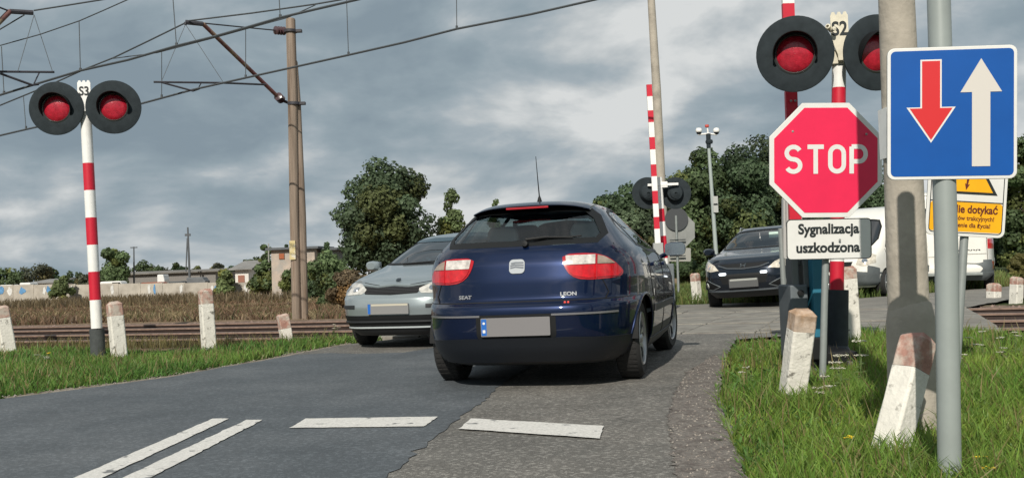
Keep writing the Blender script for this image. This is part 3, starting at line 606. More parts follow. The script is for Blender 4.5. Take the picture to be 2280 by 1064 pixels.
mb = MB(); pb(1762, 575, 1780, 640, Yn-.06, .18, mb); pb(1787, 575, 1803, 640, Yn-.06, .18, mb); pb(1764, 560, 1801, 590, Yn+.0, .1, mb); mb.build('arm_fork', mat('fork_grey', (.17, .185, .19), .5, metal=.4), NB, bevel=.006)
mb = MB(); mb.lathe([(.024, 0), (.024, .02), (.001, .022)], atY(1782, 652, Yn-.10), -Y1, 16); mb.build('pivot_bolt', M_black, NB)
mb = MB(); pb(1806, 560, 1842, 752, Yn-.15, .5, mb); mb.build('cabinet', mat('cabinet_blue', (.02, .155, .24), .5, vary=.10, vscale=4), NB, bevel=.012)
mb = MB(); pb(1800, 752, 1846, 800, Yn-.2, .6, mb); pb(1806, 786, 1912, 812, Yn+.05, .7, mb); mb.build('base_frame', M_black, NB, bevel=.01)
for xx_ in (1808, 1890, 1912):
    mb = MB(); pb(xx_, 805, xx_+12, 850, Yn-.1, .06, mb); mb.build('leg', mat('leg_grey', (.12, .12, .12), .6), NB, bevel=.004)

# --- octagonal sign with plate
bs = gnd(1832, 856); bs.z = -.03; SP = thing('stop_sign', 'red octagonal STOP sign with a white plate below it on a thin grey post', 'road sign', bs)
Yp = bs.y; mb = MB(); mb.tube([bs-Z1*.1, atY(1831, 860, Yp), atY(1838, 583, Yp+.035), atY(1846, 300, Yp+.05)], .024, 16); mb.build('post', M_galv, SP)
xa, ya, na = frame(2.0, 1.6, 3); c = atY(1839, 357, Yp-.035); s_ = .402
def octa(r, ph=22.5): return [(r*math.cos(R(ph+45*k))/math.cos(R(22.5)), r*math.sin(R(ph+45*k))/math.cos(R(22.5))) for k in range(8)]
mb = MB(); mb.prism(octa(s_), c, xa, ya, na, -.012, 0, 0, 1); sg = mb.build('sign_panel', [M_swhite, M_signback], SP, bevel=.0025)
mb = MB(); mb.prism(octa(s_-.034), c, xa, ya, na, 0, .0015, 0); mb.build('red_field', M_sred, sg)
mb = MB()
def stroke(mb, pts, wd, o, xa, ya, na, off, th=.0012):
    n = len(pts)
    L_, R_ = [], []
    for i in range(n):
        a = Vector(pts[max(i-1, 0)]); b = Vector(pts[min(i+1, n-1)]); t = (b-a).normalized(); nn = Vector((-t.y, t.x))*wd/2; p = Vector(pts[i]); L_.append(p+nn); R_.append(p-nn)
    f = lambda p, k: o+xa*p.x+ya*p.y+na*(off+k)
    vs = [f(p, th) for p in L_]+[f(p, th) for p in R_]; mb.add(vs, [(i, i+1, n+i+1, n+i) for i in range(n-1)])
def arc(cx, cy, rx, ry, a0, a1, n=14): return [(cx+rx*math.cos(R(a0+(a1-a0)*k/n)), cy+ry*math.sin(R(a0+(a1-a0)*k/n))) for k in range(n+1)]
H_ = .205; wd = .032; hw = .048; gy = H_/2-wd/2
def S_(x): return arc(x, gy/2, hw, gy/2, 25, 270)[:]+arc(x, -gy/2, hw, gy/2, 90, -155)[1:]
o_ = c+ya*.008
stroke(mb, S_(-.232), wd, o_, xa, ya, na, .002)
stroke(mb, [(-.132, gy), (-.016, gy)], wd, o_, xa, ya, na, .002); stroke(mb, [(-.074, gy), (-.074, -H_/2)], wd, o_, xa, ya, na, .0022)
Op = arc(.078, gy-hw, hw, hw, 0, 180)+arc(.078, -gy+hw, hw, hw, 180, 360); Op.append(Op[0]); stroke(mb, Op, wd, o_, xa, ya, na, .002)
px_ = .182; stroke(mb, [(px_, -H_/2), (px_, gy)], wd, o_, xa, ya, na, .002); stroke(mb, [(px_, gy), (px_+.055, gy)]+arc(px_+.055, gy-.052, .045, .052, 90, -90)+[(px_, gy-.104)], wd, o_, xa, ya, na, .0022)
mb.build('lettering', M_swhite, sg, recalc=False)
xa, ya, na = frame(1.0, 1.0, 3); c = atY(1846, 532, Yp-.035); mb = MB(); mb.prism(rrect(.60, .285, .03), c, xa, ya, na, -.008, 0, 0, 1); pl = mb.build('plate', [M_swhite, M_signback], SP)
mb = MB(); o1 = rrect(.60, .285, .03); i1 = rrect(.588, .273, .025); n = len(o1)
def ring(mb, o1, i1, c, xa, ya, na, t, mi=0):
    n = len(o1); vs = [c+xa*p[0]+ya*p[1]+na*t for p in o1]+[c+xa*p[0]+ya*p[1]+na*t for p in i1]; mb.add(vs, [(k, (k+1) % n, n+(k+1) % n, n+k) for k in range(n)], mi)
ring(mb, o1, i1, c, xa, ya, na, .001); mb.build('plate_border', M_ink, pl)
mb = MB(); text_mb(mb, 'Sygnalizacja', .098, c+ya*.062-xa*.002, xa, ya, na, .002, 0, .95, .0032); text_mb(mb, 'uszkodzona', .098, c-ya*.058-xa*.008, xa, ya, na, .002, 0, .97, .0032); mb.build('lettering', M_ink, pl)
mb = MB()
for dx, dy in ((-.06, .26), (.18, .05)): mb.lathe([(.0, .006), (.01, .004), (.012, 0)], c+ya*.5*0+atY(1765, 292, Yp-.05)*0, na, 8)
mb = MB(); 
for q in (atY(1765, 293, Yp-.053), atY(1929, 299, Yp-.053), atY(1870, 534, Yp-.05)): mb = MB(); mb.lathe([(.009, 0), (.008, .004), (.001, .006)], q, na, 10); mb.build('rivet', M_signback, SP)

# --- give way to oncoming sign (blue)
bb_ = gnd(2114, 1078); bb_.z = -.03; BS = thing('priority_sign', 'blue sign with a red down arrow and a pale up arrow on a grey post', 'road sign', bb_)
Yq = bb_.y; mb = MB(); mb.tube([bb_-Z1*.1, bb_, atY(2107, 560, Yq), atY(2086, -140, Yq)], .0435, 28); mb.build('post', mat('sign_post_grey', (.30, .335, .325), .42, metal=.1, vary=.06, vscale=7), BS)
xa, ya, na = frame(-9, 2.2, 2.5); c = atY(2119, 252, Yq-.062); W_, Hh = .474, .510; sk = Matrix.Rotation(0, 3, 'Z')
mb = MB(); mb.prism(rrect(W_, Hh, .028), c, xa, ya, na, -.014, 0, 0, 1); pn = mb.build('sign_panel', [M_swhite, M_signback], BS, bevel=.003)
mb = MB(); mb.prism(rrect(W_-.026, Hh-.026, .018), c, xa, ya, na, 0, .0012); mb.build('blue_field', M_sblue, pn)
def arrow(cx, y0, y1, sw, hw, hl):
    s = 1 if y1 > y0 else -1; yh = y1-s*hl; P = [(cx-sw/2, y0), (cx+sw/2, y0), (cx+sw/2, yh), (cx+hw/2, yh), (cx, y1), (cx-hw/2, yh), (cx-sw/2, yh)]
    return P
mb = MB(); mb.prism(arrow(-.076, .207, -.113, .078, .180, .137), c, xa, ya, na, .0012, .002); mb.build('arrow_outline', M_swhite, pn)
mb = MB(); mb.prism(arrow(-.076, .201, -.102, .066, .157, .122), c, xa, ya, na, .002, .003); mb.build('down_arrow', M_sarred, pn)
mb = MB(); mb.prism(arrow(.106, -.206, .206, .066, .150, .128), c, xa, ya, na, .0012, .003); mb.build('up_arrow', M_sarrow, pn)
for q in (0, .12): mb = MB(); mb.box(c-na*.03+ya*q, (.16, .03, .03), (xa, na, ya)); mb.build('bracket', M_galv, BS)

# --- yellow warning plate behind the blue sign
by = gnd(2127, 832); by.z = -.04; YS = thing('warning_sign', 'white edged yellow warning sign half hidden behind the blue sign, reading dotykac', 'warning sign', by)
Yy = by.y; mb = MB(); mb.tube([by-Z1*.1, by, atY(2146, 540, Yy+.02), atY(2156, 420, Yy+.05)], .030, 16); mb.build('post', M_galv, YS)
xa, ya, na = frame(1, 5.2, 3); c = atY(2155, 410, Yy-.045); sc_ = Yy/FPX; Wp, Hp = 178*sc_, 232*sc_; mb = MB(); mb.prism(rrect(Wp, Hp, .05), c, xa, ya, na, -.012, 0, 0, 1); pn = mb.build('sign_panel', [M_swhite, M_signback], YS, bevel=.003)
mb = MB(); ring(mb, rrect(Wp-.045, Hp-.045, .032), rrect(Wp-.058, Hp-.058, .027), c, xa, ya, na, .0012); q = -Hp/2+.045; mb.box(c+ya*(-Hp/2+.255)+na*.001, (Wp-.05, .001, .008), (xa, na, ya)); mb.build('border', M_ink, pn)
mb = MB(); mb.prism(rrect(Wp-.058, .215, .02), c+ya*(-Hp/2+.142), xa, ya, na, 0, .0010); mb.build('yellow_field', M_yellow, pn)
tri = lambda k: [(-.225*k, -.13*k), (.225*k, -.13*k), (0, .25*k)]; tcn = c+ya*.055
mb = MB(); mb.prism(tri(1.0), tcn, xa, ya, na, 0, .0012); mb.build('triangle_border', M_ink, pn)
mb = MB(); mb.prism(tri(.84), tcn+ya*-.002, xa, ya, na, .0012, .002); mb.build('yellow_triangle', M_yellow, pn)
M_brn = mat('sign_brown_ink', (.12, .02, .01), .6)
mb = MB(); mb.prism([(.0, .15), (.025, .13), (-.01, .03), (.02, .04), (.0, -.06), (.015, -.055), (-.012, -.10), (-.022, -.05), (-.012, -.055), (-.008, .005), (-.03, -.005)], tcn, xa, ya, na, .002, .003); mb.build('lightning_arrow', M_brn, pn)
mb = MB(); text_mb(mb, 'Nie dotykać', .080, c+ya*(-Hp/2+.195)+xa*.062, xa, ya, na, .002, 0, .86, .0022); text_mb(mb, 'przewodów trakcyjnych!', .046, c+ya*(-Hp/2+.130)-xa*.0, xa, ya, na, .002, 0, .92, .0008); text_mb(mb, 'Zagrożenie dla życia!', .046, c+ya*(-Hp/2+.08)-xa*.0, xa, ya, na, .002, 0, .92, .0008); mb.build('lettering', M_brn, pn)

# --- concrete pole on the right
M_cpole = mat('concrete_pole', (.39, .355, .30), .9, vary=.12, vscale=5, bump=.5, bscale=30, col2=(.27, .245, .205), c2s=2.6, c2lo=.5, c2hi=.72)
cb = gnd(2036, 890); cb.z = -.05; Yc = 5.15; cb = Vector((atY(2036, 890, Yc).x, Yc, -.05))
CP = thing('concrete_pole', 'thick concrete pole on a wider concrete foot behind the blue sign', 'pole', cb)
def px_r(w_, Y): return w_/2*Y/FPX
mb = MB(); mb.tube([atY(2024, 712, Yc), atY(2010, 350, Yc), atY(1996, 0, Yc), atY(1975, -560, Yc), atY(1965, -800, Yc)], [px_r(88, Yc), px_r(82, Yc), px_r(77, Yc), px_r(70, Yc), px_r(66, Yc)], 40); mb.build('shaft', M_cpole, CP)
mb = MB(); hw0, hw1 = px_r(104, Yc), px_r(110, Yc)
p_lo, p_mid, p_hi = Vector((atY(2033, 905, Yc).x, Yc, -.2)), atY(2028, 715, Yc), atY(2026, 676, Yc)
mb.tube([p_lo, p_mid, p_hi, p_hi+Z1*.015], [hw1, hw0, px_r(90, Yc), px_r(84, Yc)], 40); mb.build('foot', M_cpole, CP)
mb = MB(); q = atY(1969, 298, Yc-.02); mb.box(q, (.012, .12, .26)); mb.build('small_plate', M_white, CP)
# --- white board behind the octagonal sign
bw = Vector((atY(1754, 820, 9.1).x, 9.1, -.03)); WB = thing('track_board', 'pale rectangular board edge showing left behind the octagonal sign', 'board', bw)
mb = MB(); p0, p1 = atY(1741, 440, 9.1), atY(1790, 575, 9.1); xa, ya, na = frame(4, 2.5, 0); c = (p0+p1)/2; ww, hh = abs(p1.x-p0.x), abs(p0.z-p1.z)
mb.prism(rrect(ww, hh, .02), c, xa, ya, na, -.05, 0); bd = mb.build('panel', mat('board_pale', (.42, .43, .42), .6), WB)
mb = MB(); ring(mb, rrect(ww-.04, .24, .005, cy=.13), rrect(ww-.05, .23, .004, cy=.13), c, xa, ya, na, .002); mb.build('frame_line', M_ink, bd)
mb = MB(); mb.tube([bw, Vector((bw.x, 9.12, c.z))], .025, 10); mb.build('post', M_galv, WB)

# --- stop sign seen from behind, across the tracks
Yg = 26.5; bg = Vector((atY(1511, 655, Yg).x, Yg, hgt(atY(1511, 655, Yg).x, Yg))); GS = thing('road_sign', 'grey backs of an octagonal sign, a dark disc and a plate across the tracks', 'road sign', bg)
mb = MB(); mb.tube([bg-Z1*.1, atY(1511, 655, Yg), atY(1505, 480, Yg)], .032, 12); mb.build('post', M_galv, GS)
xa, ya, na = frame(0, 2, 0); k_ = Yg/FPX
mb = MB(); mb.prism(octa(40*k_), atY(1507, 513, Yg+.08), xa, ya, na, -.01, .01); mb.build('octagon_panel', M_signback, GS, bevel=.003)
mb = MB(); mb.lathe([(.001, 0), (26*k_, 0), (26*k_, .02), (.001, .02)], atY(1506, 488, Yg+.04), Vector((0, -1, 0)), 32); mb.build('dark_disc', mat('disc_back', (.05, .055, .06), .7), GS)
mb = MB(); mb.prism(rrect(52*k_, 30*k_, .03), atY(1512, 567, Yg+.08), xa, ya, na, -.01, .01); mb.build('plate_back', mat('plate_back', (.30, .30, .275), .6), GS)
for py in (534, 570):
    mb = MB(); mb.box(atY(1509, py, Yg-.02), (.42, .04, .025)); mb.build('clamp', M_dark, GS)

# --- far grey power pole
Yk = 29.; bk = Vector((atY(1480, 640, Yk).x, Yk, -.3)); KP = thing('utility_pole', 'tall tapering grey concrete pole rising behind the far raised barrier', 'pole', bk)
mb = MB(); mb.tube([bk, atY(1477, 560, Yk), atY(1462, 200, Yk), atY(1450, 0, Yk), atY(1436, -260, Yk)], [.18, .165, .13, .11, .09], 16); mb.build('shaft', M_cpole, KP)
# --- camera pole
Yh = 31.; bh = Vector((atY(1597, 640, Yh).x, Yh, -.2)); HP = thing('camera_pole', 'slender pale mast with two white dome cameras and a red lamp before the trees', 'camera mast', bh)
h_ = Yh/FPX; mb = MB(); mb.tube([bh, atY(1594, 560, Yh), atY(1578, 325, Yh)], [.075, .065, .05], 14); mb.build('mast', mat('mast_pale', (.36, .41, .40), .5, metal=.1), HP)
mb = MB(); mb.tube([atY(1578, 330, Yh), atY(1577, 298, Yh)], [.065, .075], 14); mb.lathe([(.10, -.06), (.12, 0), (.10, .06)], atY(1579, 316, Yh), Z1, 14); mb.build('mast_head', M_dark, HP)
mb = MB(); mb.tube([atY(1554, 300, Yh), atY(1577, 298, Yh), atY(1596, 300, Yh)], .03, 8); mb.tube([atY(1577, 300, Yh), atY(1575, 285, Yh)], .025, 8); mb.build('cross_arm', M_white, HP)
for cx_ in (1556, 1595):
    q = atY(cx_, 292, Yh); mb = MB(); mb.lathe([(.001, .10), (.07, .09), (.10, .04), (.10, -.02), (.085, -.04)], q, Z1, 18); d_ = mb.build('dome_camera', M_white, HP)
    mb = MB(); mb.lathe([(.085, -.03), (.07, -.09), (.001, -.12)], q, Z1, 16); mb.build('camera_bubble', M_black, d_)
mb = MB(); mb.lathe([(.001, .05), (.06, .04), (.065, -.03), (.03, -.05)], atY(1574, 281, Yh), Z1, 14); mb.build('red_lamp', mat('beacon_red', (.5, .06, .04), .4), HP)
mb = MB(); p0 = atY(1593, 455, Yh-.08); mb.box(p0, (11*h_, .05, 36*h_)); mb.build('notice_board', mat('board_pale', (.4, .4, .4)), HP); mb = MB(); mb.box(p0-Y1*.03, (9*h_, .01, .05)); mb.build('clamp', M_ink, HP)

# --- wooden catenary mast
M_wood = mat('weathered_timber', (.235, .185, .145), .85, vary=.35, vscale=5, bump=.8, bscale=20, col2=(.12, .08, .055), c2s=3, c2lo=.48, c2hi=.66)
def streak(m, sx=1., sz=.05):
    nt = m.node_tree; mp = nt.nodes.new('ShaderNodeMapping'); mp.inputs[3].default_value = (sx, sx, sz); tc = [n for n in nt.nodes if n.type == 'TEX_COORD'][0]; nt.links.new(tc.outputs['Object'], mp.inputs[0])
    for n in nt.nodes:
        if n.type == 'TEX_NOISE': nt.links.new(mp.outputs[0], n.inputs[0])
streak(M_wood, 3., .12)
Yw = 22.2; bwp = Vector((atY(668, 712, Yw).x, Yw, -.45)); WP = thing('catenary_mast', 'weathered twin timber mast carrying the overhead line on a sloping bracket', 'mast', bwp, 0, 'overhead line masts')
mb = MB(); q = Yw/FPX
mb.tube([Vector((atY(661, 720, Yw).x, Yw, -.5)), atY(661, 705, Yw), atY(655, 480, Yw), atY(652, 230, Yw), atY(647, 45, Yw), atY(647, 42, Yw)], [10.5*q, 10.5*q, 10*q, 11*q, 10.5*q, 9*q], 18); mb.build('timber', M_wood, WP, label='left timber reaching the top')
mb = MB(); mb.tube([Vector((atY(674, 720, Yw).x, Yw+.1, -.5)), atY(676, 705, Yw+.1), atY(672, 480, Yw+.1), atY(663, 230, Yw+.08), atY(657, 140, Yw+.05), atY(656, 132, Yw+.05)], [10.5*q, 10.5*q, 9.5*q, 7*q, 6*q, 3*q], 16); mb.build('timber', M_wood, WP, label='right timber splinted on, ending lower')
mb = MB(); p0, p1 = atY(654, 535, Yw-.16), atY(654, 578, Yw-.16); mb.box(lerp(atY(654, 578, Yw), atY(654, 536, Yw), .5)-Y1*.125, (13*q, .02, 42*q)); mb.build('number_patch', mat('patch_yellow', (.55, .46, .22), .7, col2=(.62, .60, .52), c2s=6), WP)
M_steel = mat('dark_steel', (.035, .035, .045), .6, vary=.3, vscale=6); M_rustp = mat('bracket_rust', (.16, .06, .06), .6, vary=.4, vscale=3, col2=(.28, .24, .14), c2s=2.2)
for py in (70, 231):
    mb = MB(); xx = (647 if py == 70 else 655); mb.tube([atY(xx, py-3, Yw), atY(xx, py+3, Yw)], 14.5*q, 14); mb.box(atY(xx+8, py, Yw), (34*q, .12, .06)); mb.build('clamp', M_steel, WP)
d_t = 16.5
tip = atd(413, 50, d_t); el_ = atd(452, 54, d_t+.25); ft = atd(622, 219, 19.0)
mb = MB(); mb.tube([tip, el_], .05, 8); mb.tube([el_, ft], .045, 10, 1); br = mb.build('cantilever', [M_steel, M_rustp], WP)
mb = MB(); mb.tube([atd(450, 52, d_t+.25), atd(560, 63, 18), atd(612, 68, 19)], .015, 6); mb.build('tie_rod', M_steel, WP)
M_ins = mat('insulator_brown', (.07, .04, .045), .25, coat=.5)
for a, b, d1, d2 in (((612, 68), (636, 70), 19.0, 19.3), ((618, 214), (628, 224), 18.9, 19.1)):
    mb = MB(); A, B = atd(*a, d1), atd(*b, d2); pts = []; rr_ = []
    for kk in range(13): pts.append(lerp(A, B, kk/12)); rr_.append(.10 if kk % 3 == 1 else .045)
    mb.tube(pts, rr_, 12); mb.build('insulator', M_ins, WP)
mb = MB(); mb.tube([atd(628, 224, 19.1), atd(650, 232, 19.3)], .035, 8); mb.tube([atd(413, 50, d_t), atd(413, 56, d_t)], .03, 6); mb.build('bracket_foot', M_steel, WP)
def sag(pts, r, mb, n=6):
    mb.tube(pts, r, n)
mb = MB(); mb.tube([atd(342, 183, 16.0), atd(497, 185, 16.9), atd(592, 189, 18.3)], .022, 6); mb.tube([atd(360, 184, 16.1), atd(430, 203, 16.5), atd(444, 198, 16.6)], .02, 6); mb.tube([atd(448, 185, 16.7), atd(440, 200, 16.55)], .012, 6)
mb.build('registration_arm', M_steel, WP)
mb = MB(); mb.tube([atd(413, 55, d_t), atd(360, 181, 16.1)], .006, 5); mb.tube([atd(413, 55, d_t), atd(498, 185, 16.9)], .006, 5); mb.build('hanger_wire', mat('thin_wire', (.10, .11, .12), .6), WP)
# --- mast of the near track, out of the picture to the left, its bracket reaching in
bl = atd(-200, 760, 11.0); bl = Vector((bl.x, bl.y, -.1)); LM = thing('catenary_mast', 'bracket arm of the neighbouring mast reaching in at the top left corner', 'mast', bl, 0, 'overhead line masts')
mb = MB(); mb.tube([bl, bl+Z1*3, bl+Z1*8.2], [.16, .14, .12], 14); mb.build('timber', M_wood, LM)
mb = MB(); a0 = atd(74, 29, 13.4); a1 = atd(22, 26, 13.1); a2 = Vector((bl.x+.2, bl.y+.1, a1.z-1.9)); mb.tube([a0, a1], .045, 8); mb.tube([a1, atd(-10, 58, 12.8), a2], .045, 10, 1); mb.build('cantilever', [M_steel, M_rustp], LM)
mb = MB(); mb.tube([a1, Vector((bl.x, bl.y, a1.z+.15))], .015, 6); mb.build('tie_rod', M_steel, LM)
mb = MB(); mb.tube([Vector((bl.x+.2, bl.y, atd(0, 161, 12.9).z)), atd(0, 160, 12.9), atd(121, 161, 13.6)], .022, 6); mb.tube([atd(0, 164, 12.9), atd(72, 190, 13.3), atd(86, 188, 13.4)], .022, 6); mb.tube([atd(88, 161, 13.5), atd(76, 186, 13.35)], .012, 6); mb.build('registration_arm', M_steel, LM)
mb = MB(); mb.tube([atd(76, 34, 13.4), atd(40, 158, 13.1)], .006, 5); mb.tube([atd(76, 34, 13.4), atd(117, 160, 13.55)], .006, 5); mb.build('hanger_wire', MC['thin_wire'], LM)
# --- overhead wires, with droppers
M_wire = mat('wire_dark', (.05, .058, .065), .6)
def wire(label, px, d_, r, drop=(), name='overhead_wire', r2=.010):
    pts = [atd(a, b, d_) for a, b in px]; w_ = thing(name, label, 'overhead wire', pts[0], 0, 'overhead line wires'); mb = MB(); mb.tube(pts, r, 6); mb.build('wire', M_wire, w_)
    for (x0, y0, x1, y1) in drop:
        mb = MB(); mb.tube([atd(x0, y0, d_), atd(x1, y1, d_)], r2*.8, 5); mb.tube([atd(x1, y1-7, d_), atd(x1, y1, d_)], .022, 6); mb.build('dropper', M_wire, w_)
    return w_
wire('contact wire of the far track passing just under the timber mast bracket', [(-60, 317), (0, 302), (60, 288), (315, 231), (430, 200), (546, 174), (650, 151), (776, 123), (900, 95), (1017, 65), (1180, 33), (1325, 0), (1500, -42)], 16.5, .021, [(360, 116, 360, 218), (547, 62, 547, 174), (771, -20, 776, 123), (1016, -40, 1017, 65), (52, 214, 58, 288)])
wire('support wire meeting the outer tip of the timber mast bracket', [(-60, 262), (0, 235), (110, 190), (190, 154), (253, 129), (330, 92), (412, 52)], 16.5, .016)
wire('support wire running right from the bracket tip to the picture top', [(420, 47), (560, 30), (702, 10), (760, 0), (900, -28)], 16.5, .016)
wire('thick contact wire of the near track crossing the whole upper left', [(-60, 232), (0, 212), (92, 184), (178, 158), (285, 134), (392, 103), (470, 84), (545, 63), (624, 40), (700, 22), (795, 0), (900, -26)], 13.4, .020, [(3, 104, 9, 210), (176, 48, 179, 159), (383, -30, 393, 103), (620, -30, 624, 40)])
wire('support wire of the near track above its contact wire', [(-60, 118), (0, 102), (90, 77), (177, 47), (230, 24), (284, 0), (330, -22)], 13.4, .010)
wire('wire running from the corner bracket up to the picture top', [(76, 24), (140, 14), (215, 2), (300, -12)], 13.4, .014)
wire('wire dropping from the corner bracket to the left picture edge', [(54, 34), (0, 66), (-50, 92)], 13.4, .012)
wire('second strand running along the thick contact wire', [(250, 131), (350, 118), (480, 84), (545, 66), (640, 40), (702, 12)], 14.2, .009)
# ------------------------------------------------------------------ vehicles
class Tab:
    def __init__(s, pts): s.z = [p[0] for p in pts]; s.v = [p[1] for p in pts]
    def __call__(s, z): return float(np.interp(z, s.z, s.v))
def smoothtab(pts, k=.03):
    z = np.linspace(pts[0][0], pts[-1][0], 220); v = np.interp(z, [p[0] for p in pts], [p[1] for p in pts]); st = z[1]-z[0]; n = max(1, int(k/st))
    ker = np.hanning(2*n+3)[1:-1]; ker /= ker.sum(); vp = np.concatenate([2*v[0]-v[n:0:-1], v, 2*v[-1]-v[-2:-n-2:-1]]); return Tab(list(zip(z, np.convolve(vp, ker, 'valid'))))
class Shell:
    """car body described level by level: half width, rear and front end, rounding of the plan"""
    def __init__(s, W, YR, YF, n=5.): s.W, s.YR, s.YF, s.n = W, YR, YF, n
    def wl(s, z): w_, a, b = s.W(z), s.YR(z), s.YF(z); return w_, (a+b)/2, (b-a)/2
    def end(s, x, z, sg):
        w_, yc, L_ = s.wl(z); q = max(0, 1-min(1, abs(x/max(w_, 1e-6)))**s.n); return yc+sg*L_*q**(1/s.n)
    def side(s, y, z, sg):
        w_, yc, L_ = s.wl(z); q = max(0, 1-min(1, abs((y-yc)/max(L_, 1e-6)))**s.n); return sg*w_*q**(1/s.n)
    def P(s, ch, a, z, off=0.):
        """ch: 'R' rear, 'F' front, +1/-1 sides.  a is x for the ends and y for the sides"""
        if ch in ('R', 'F'):
            sg = -1 if ch == 'R' else 1; p = Vector((a, s.end(a, z, sg), z))
        else: sg = ch; p = Vector((s.side(a, z, sg), a, z))
        if off: p = p+s.N(ch, a, z)*off
        return p
    def N(s, ch, a, z):
        e = .006; A = s.P(ch, a+e, z); B = s.P(ch, a-e, z); D = s.P(ch, a, z+e); E = s.P(ch, a, z-e); n = (A-B).cross(D-E)
        if n.length < 1e-9: n = Vector((0, 0, 1))
        n.normalize(); ref = {'R': Vector((0, -1, .3)), 'F': Vector((0, 1, .3))}.get(ch) or Vector((ch, 0, .2))
        return n if n.dot(ref) > 0 else -n
    def grid(s, zs, N=200):
        n = s.n; w0, l0 = .9, 2.1; t = np.linspace(0, 2*np.pi, 20001); cx = w0*np.sign(np.cos(t))*np.abs(np.cos(t))**(2/n); cy = l0*np.sign(np.sin(t))*np.abs(np.sin(t))**(2/n)
        L_ = np.concatenate([[0], np.cumsum(np.hypot(np.diff(cx), np.diff(cy)))]); u = np.interp(np.arange(N)/N*L_[-1], L_, np.arange(20001)); ux = np.interp(u, np.arange(20001), cx)/w0; uy = np.interp(u, np.arange(20001), cy)/l0
        V = []
        for z in zs:
            w_, yc, l_ = s.wl(z)
            for k in range(N): V.append([ux[k]*w_, yc+uy[k]*l_, z])
        return V, ux, uy
def shell_mesh(S, zs, holes, N=240):
    """faces of the body with clean-edged openings; holes: (chart, polygon)"""
    V, ux, uy = S.grid(zs, N); M = len(zs); V = np.array(V); idx = np.arange(M*N).reshape(M, N)
    F = np.stack([idx[:-1], np.roll(idx[:-1], -1, 1), np.roll(idx[1:], -1, 1), idx[1:]], -1).reshape(-1, 4)
    cen = V[F].mean(1); kc = np.tile(np.arange(N), M-1); vx = ux[kc]; vy = uy[kc]; keep = np.ones(len(F), bool); snap = {}
    for ch, P in holes:
        if ch in ('R', 'F'): m = (vy < -.6 if ch == 'R' else vy > .6); a = cen[:, 0]
        else: m = vx*ch > .5; a = cen[:, 1]
        m = m & inpoly(a, cen[:, 2], P) & keep; rem = set(np.nonzero(m)[0].tolist()); keep &= ~m
        kv = set(F[keep].reshape(-1).tolist()); rv = set(F[list(rem)].reshape(-1).tolist()) if rem else set()
        for v in kv & rv:
            if v in snap: continue
            q = V[v]; a_ = q[0] if ch in ('R', 'F') else q[1]; na_, nz_ = nearpoly(a_, q[2], P); nz_ = min(max(nz_, zs[0]), zs[-1]); p = S.P(ch, na_, nz_); snap[v] = p
    for v, p in snap.items(): V[v] = p
    top = [tuple(idx[-1].tolist())]
    return V.tolist(), F[keep].tolist()+[list(reversed(top[0]))]
def patch(mb, S, ch, P, off=.004, cell=.02, mi=0, thick=.0, sm=True):
    xs = [p[0] for p in P]; zs_ = [p[1] for p in P]; nx = max(2, int((max(xs)-min(xs))/cell)+1); nz = max(2, int((max(zs_)-min(zs_))/cell)+1)
    gx = np.linspace(min(xs), max(xs), nx+1); gz = np.linspace(min(zs_), max(zs_), nz+1); G = {}; F = []
    cx, cz = np.meshgrid((gx[:-1]+gx[1:])/2, (gz[:-1]+gz[1:])/2); ins = inpoly(cx, cz, P)
    cnt = {}
    for j in range(nz):
        for i in range(nx):
            if ins[j, i]:
                q = ((i, j), (i+1, j), (i+1, j+1), (i, j+1)); F.append(q)
                for k in q: cnt[k] = cnt.get(k, 0)+1
    ids = {}; vs = []
    for k, c in cnt.items():
        a, z = gx[k[0]], gz[k[1]]
        if c < 4: a, z = nearpoly(a, z, P)
        ids[k] = len(vs); vs.append(S.P(ch, a, z, off))
    fs = [tuple(ids[k] for k in q) for q in F]
    if thick:
        n = len(vs); inner = []
        for k in cnt:
            a, z = gx[k[0]], gz[k[1]]
            if cnt[k] < 4: a, z = nearpoly(a, z, P)
            inner.append(S.P(ch, a, z, off-thick))
        ed = {}
        for f in fs:
            for i in range(4): e = (f[i], f[(i+1) % 4]); ed[tuple(sorted(e))] = ed.get(tuple(sorted(e)), [])+[e]
        fs2 = [tuple(n+i for i in reversed(f)) for f in fs]+[(e[0][1], e[0][0], n+e[0][0], n+e[0][1]) for e in ed.values() if len(e) == 1]
        vs += inner; fs += fs2
    mb.add(vs, fs, mi, sm)
def band(mb, S, ch, P, wd, off=.005, mi=0):
    """a strip of constant width just inside the outline P, lying on the body"""
    n = len(P); A = sum(P[i][0]*P[(i+1) % n][1]-P[(i+1) % n][0]*P[i][1] for i in range(n)); sg = 1 if A > 0 else -1; Q = []
    den = []
    for i in range(n):
        a, b = P[i], P[(i+1) % n]; k = max(1, int(math.hypot(b[0]-a[0], b[1]-a[1])/.03))
        for j in range(k): den.append((a[0]+(b[0]-a[0])*j/k, a[1]+(b[1]-a[1])*j/k))
    m = len(den); vs = []
    for i in range(m):
        a, b = Vector(den[i-1]), Vector(den[(i+1) % m]); t = (b-a).normalized(); nn = Vector((-t.y, t.x))*sg*wd; p = den[i]; vs += [S.P(ch, p[0], p[1], off), S.P(ch, p[0]+nn.x, p[1]+nn.y, off)]
    mb.add(vs, [(2*i, 2*i+1, (2*i+3) % (2*m), (2*i+2) % (2*m)) for i in range(m)], mi, True)
def seamline(mb, S, ch, pts, r=.0035, off=.0, mi=0, n=5):
    out = []
    for a, b in zip(pts[:-1], pts[1:]):
        k = max(1, int(math.hypot(b[0]-a[0], b[1]-a[1])/.04))
        for j in range(k): out.append(S.P(ch, a[0]+(b[0]-a[0])*j/k, a[1]+(b[1]-a[1])*j/k, off))
    out.append(S.P(ch, pts[-1][0], pts[-1][1], off)); mb.tube(out, r, n, mi)
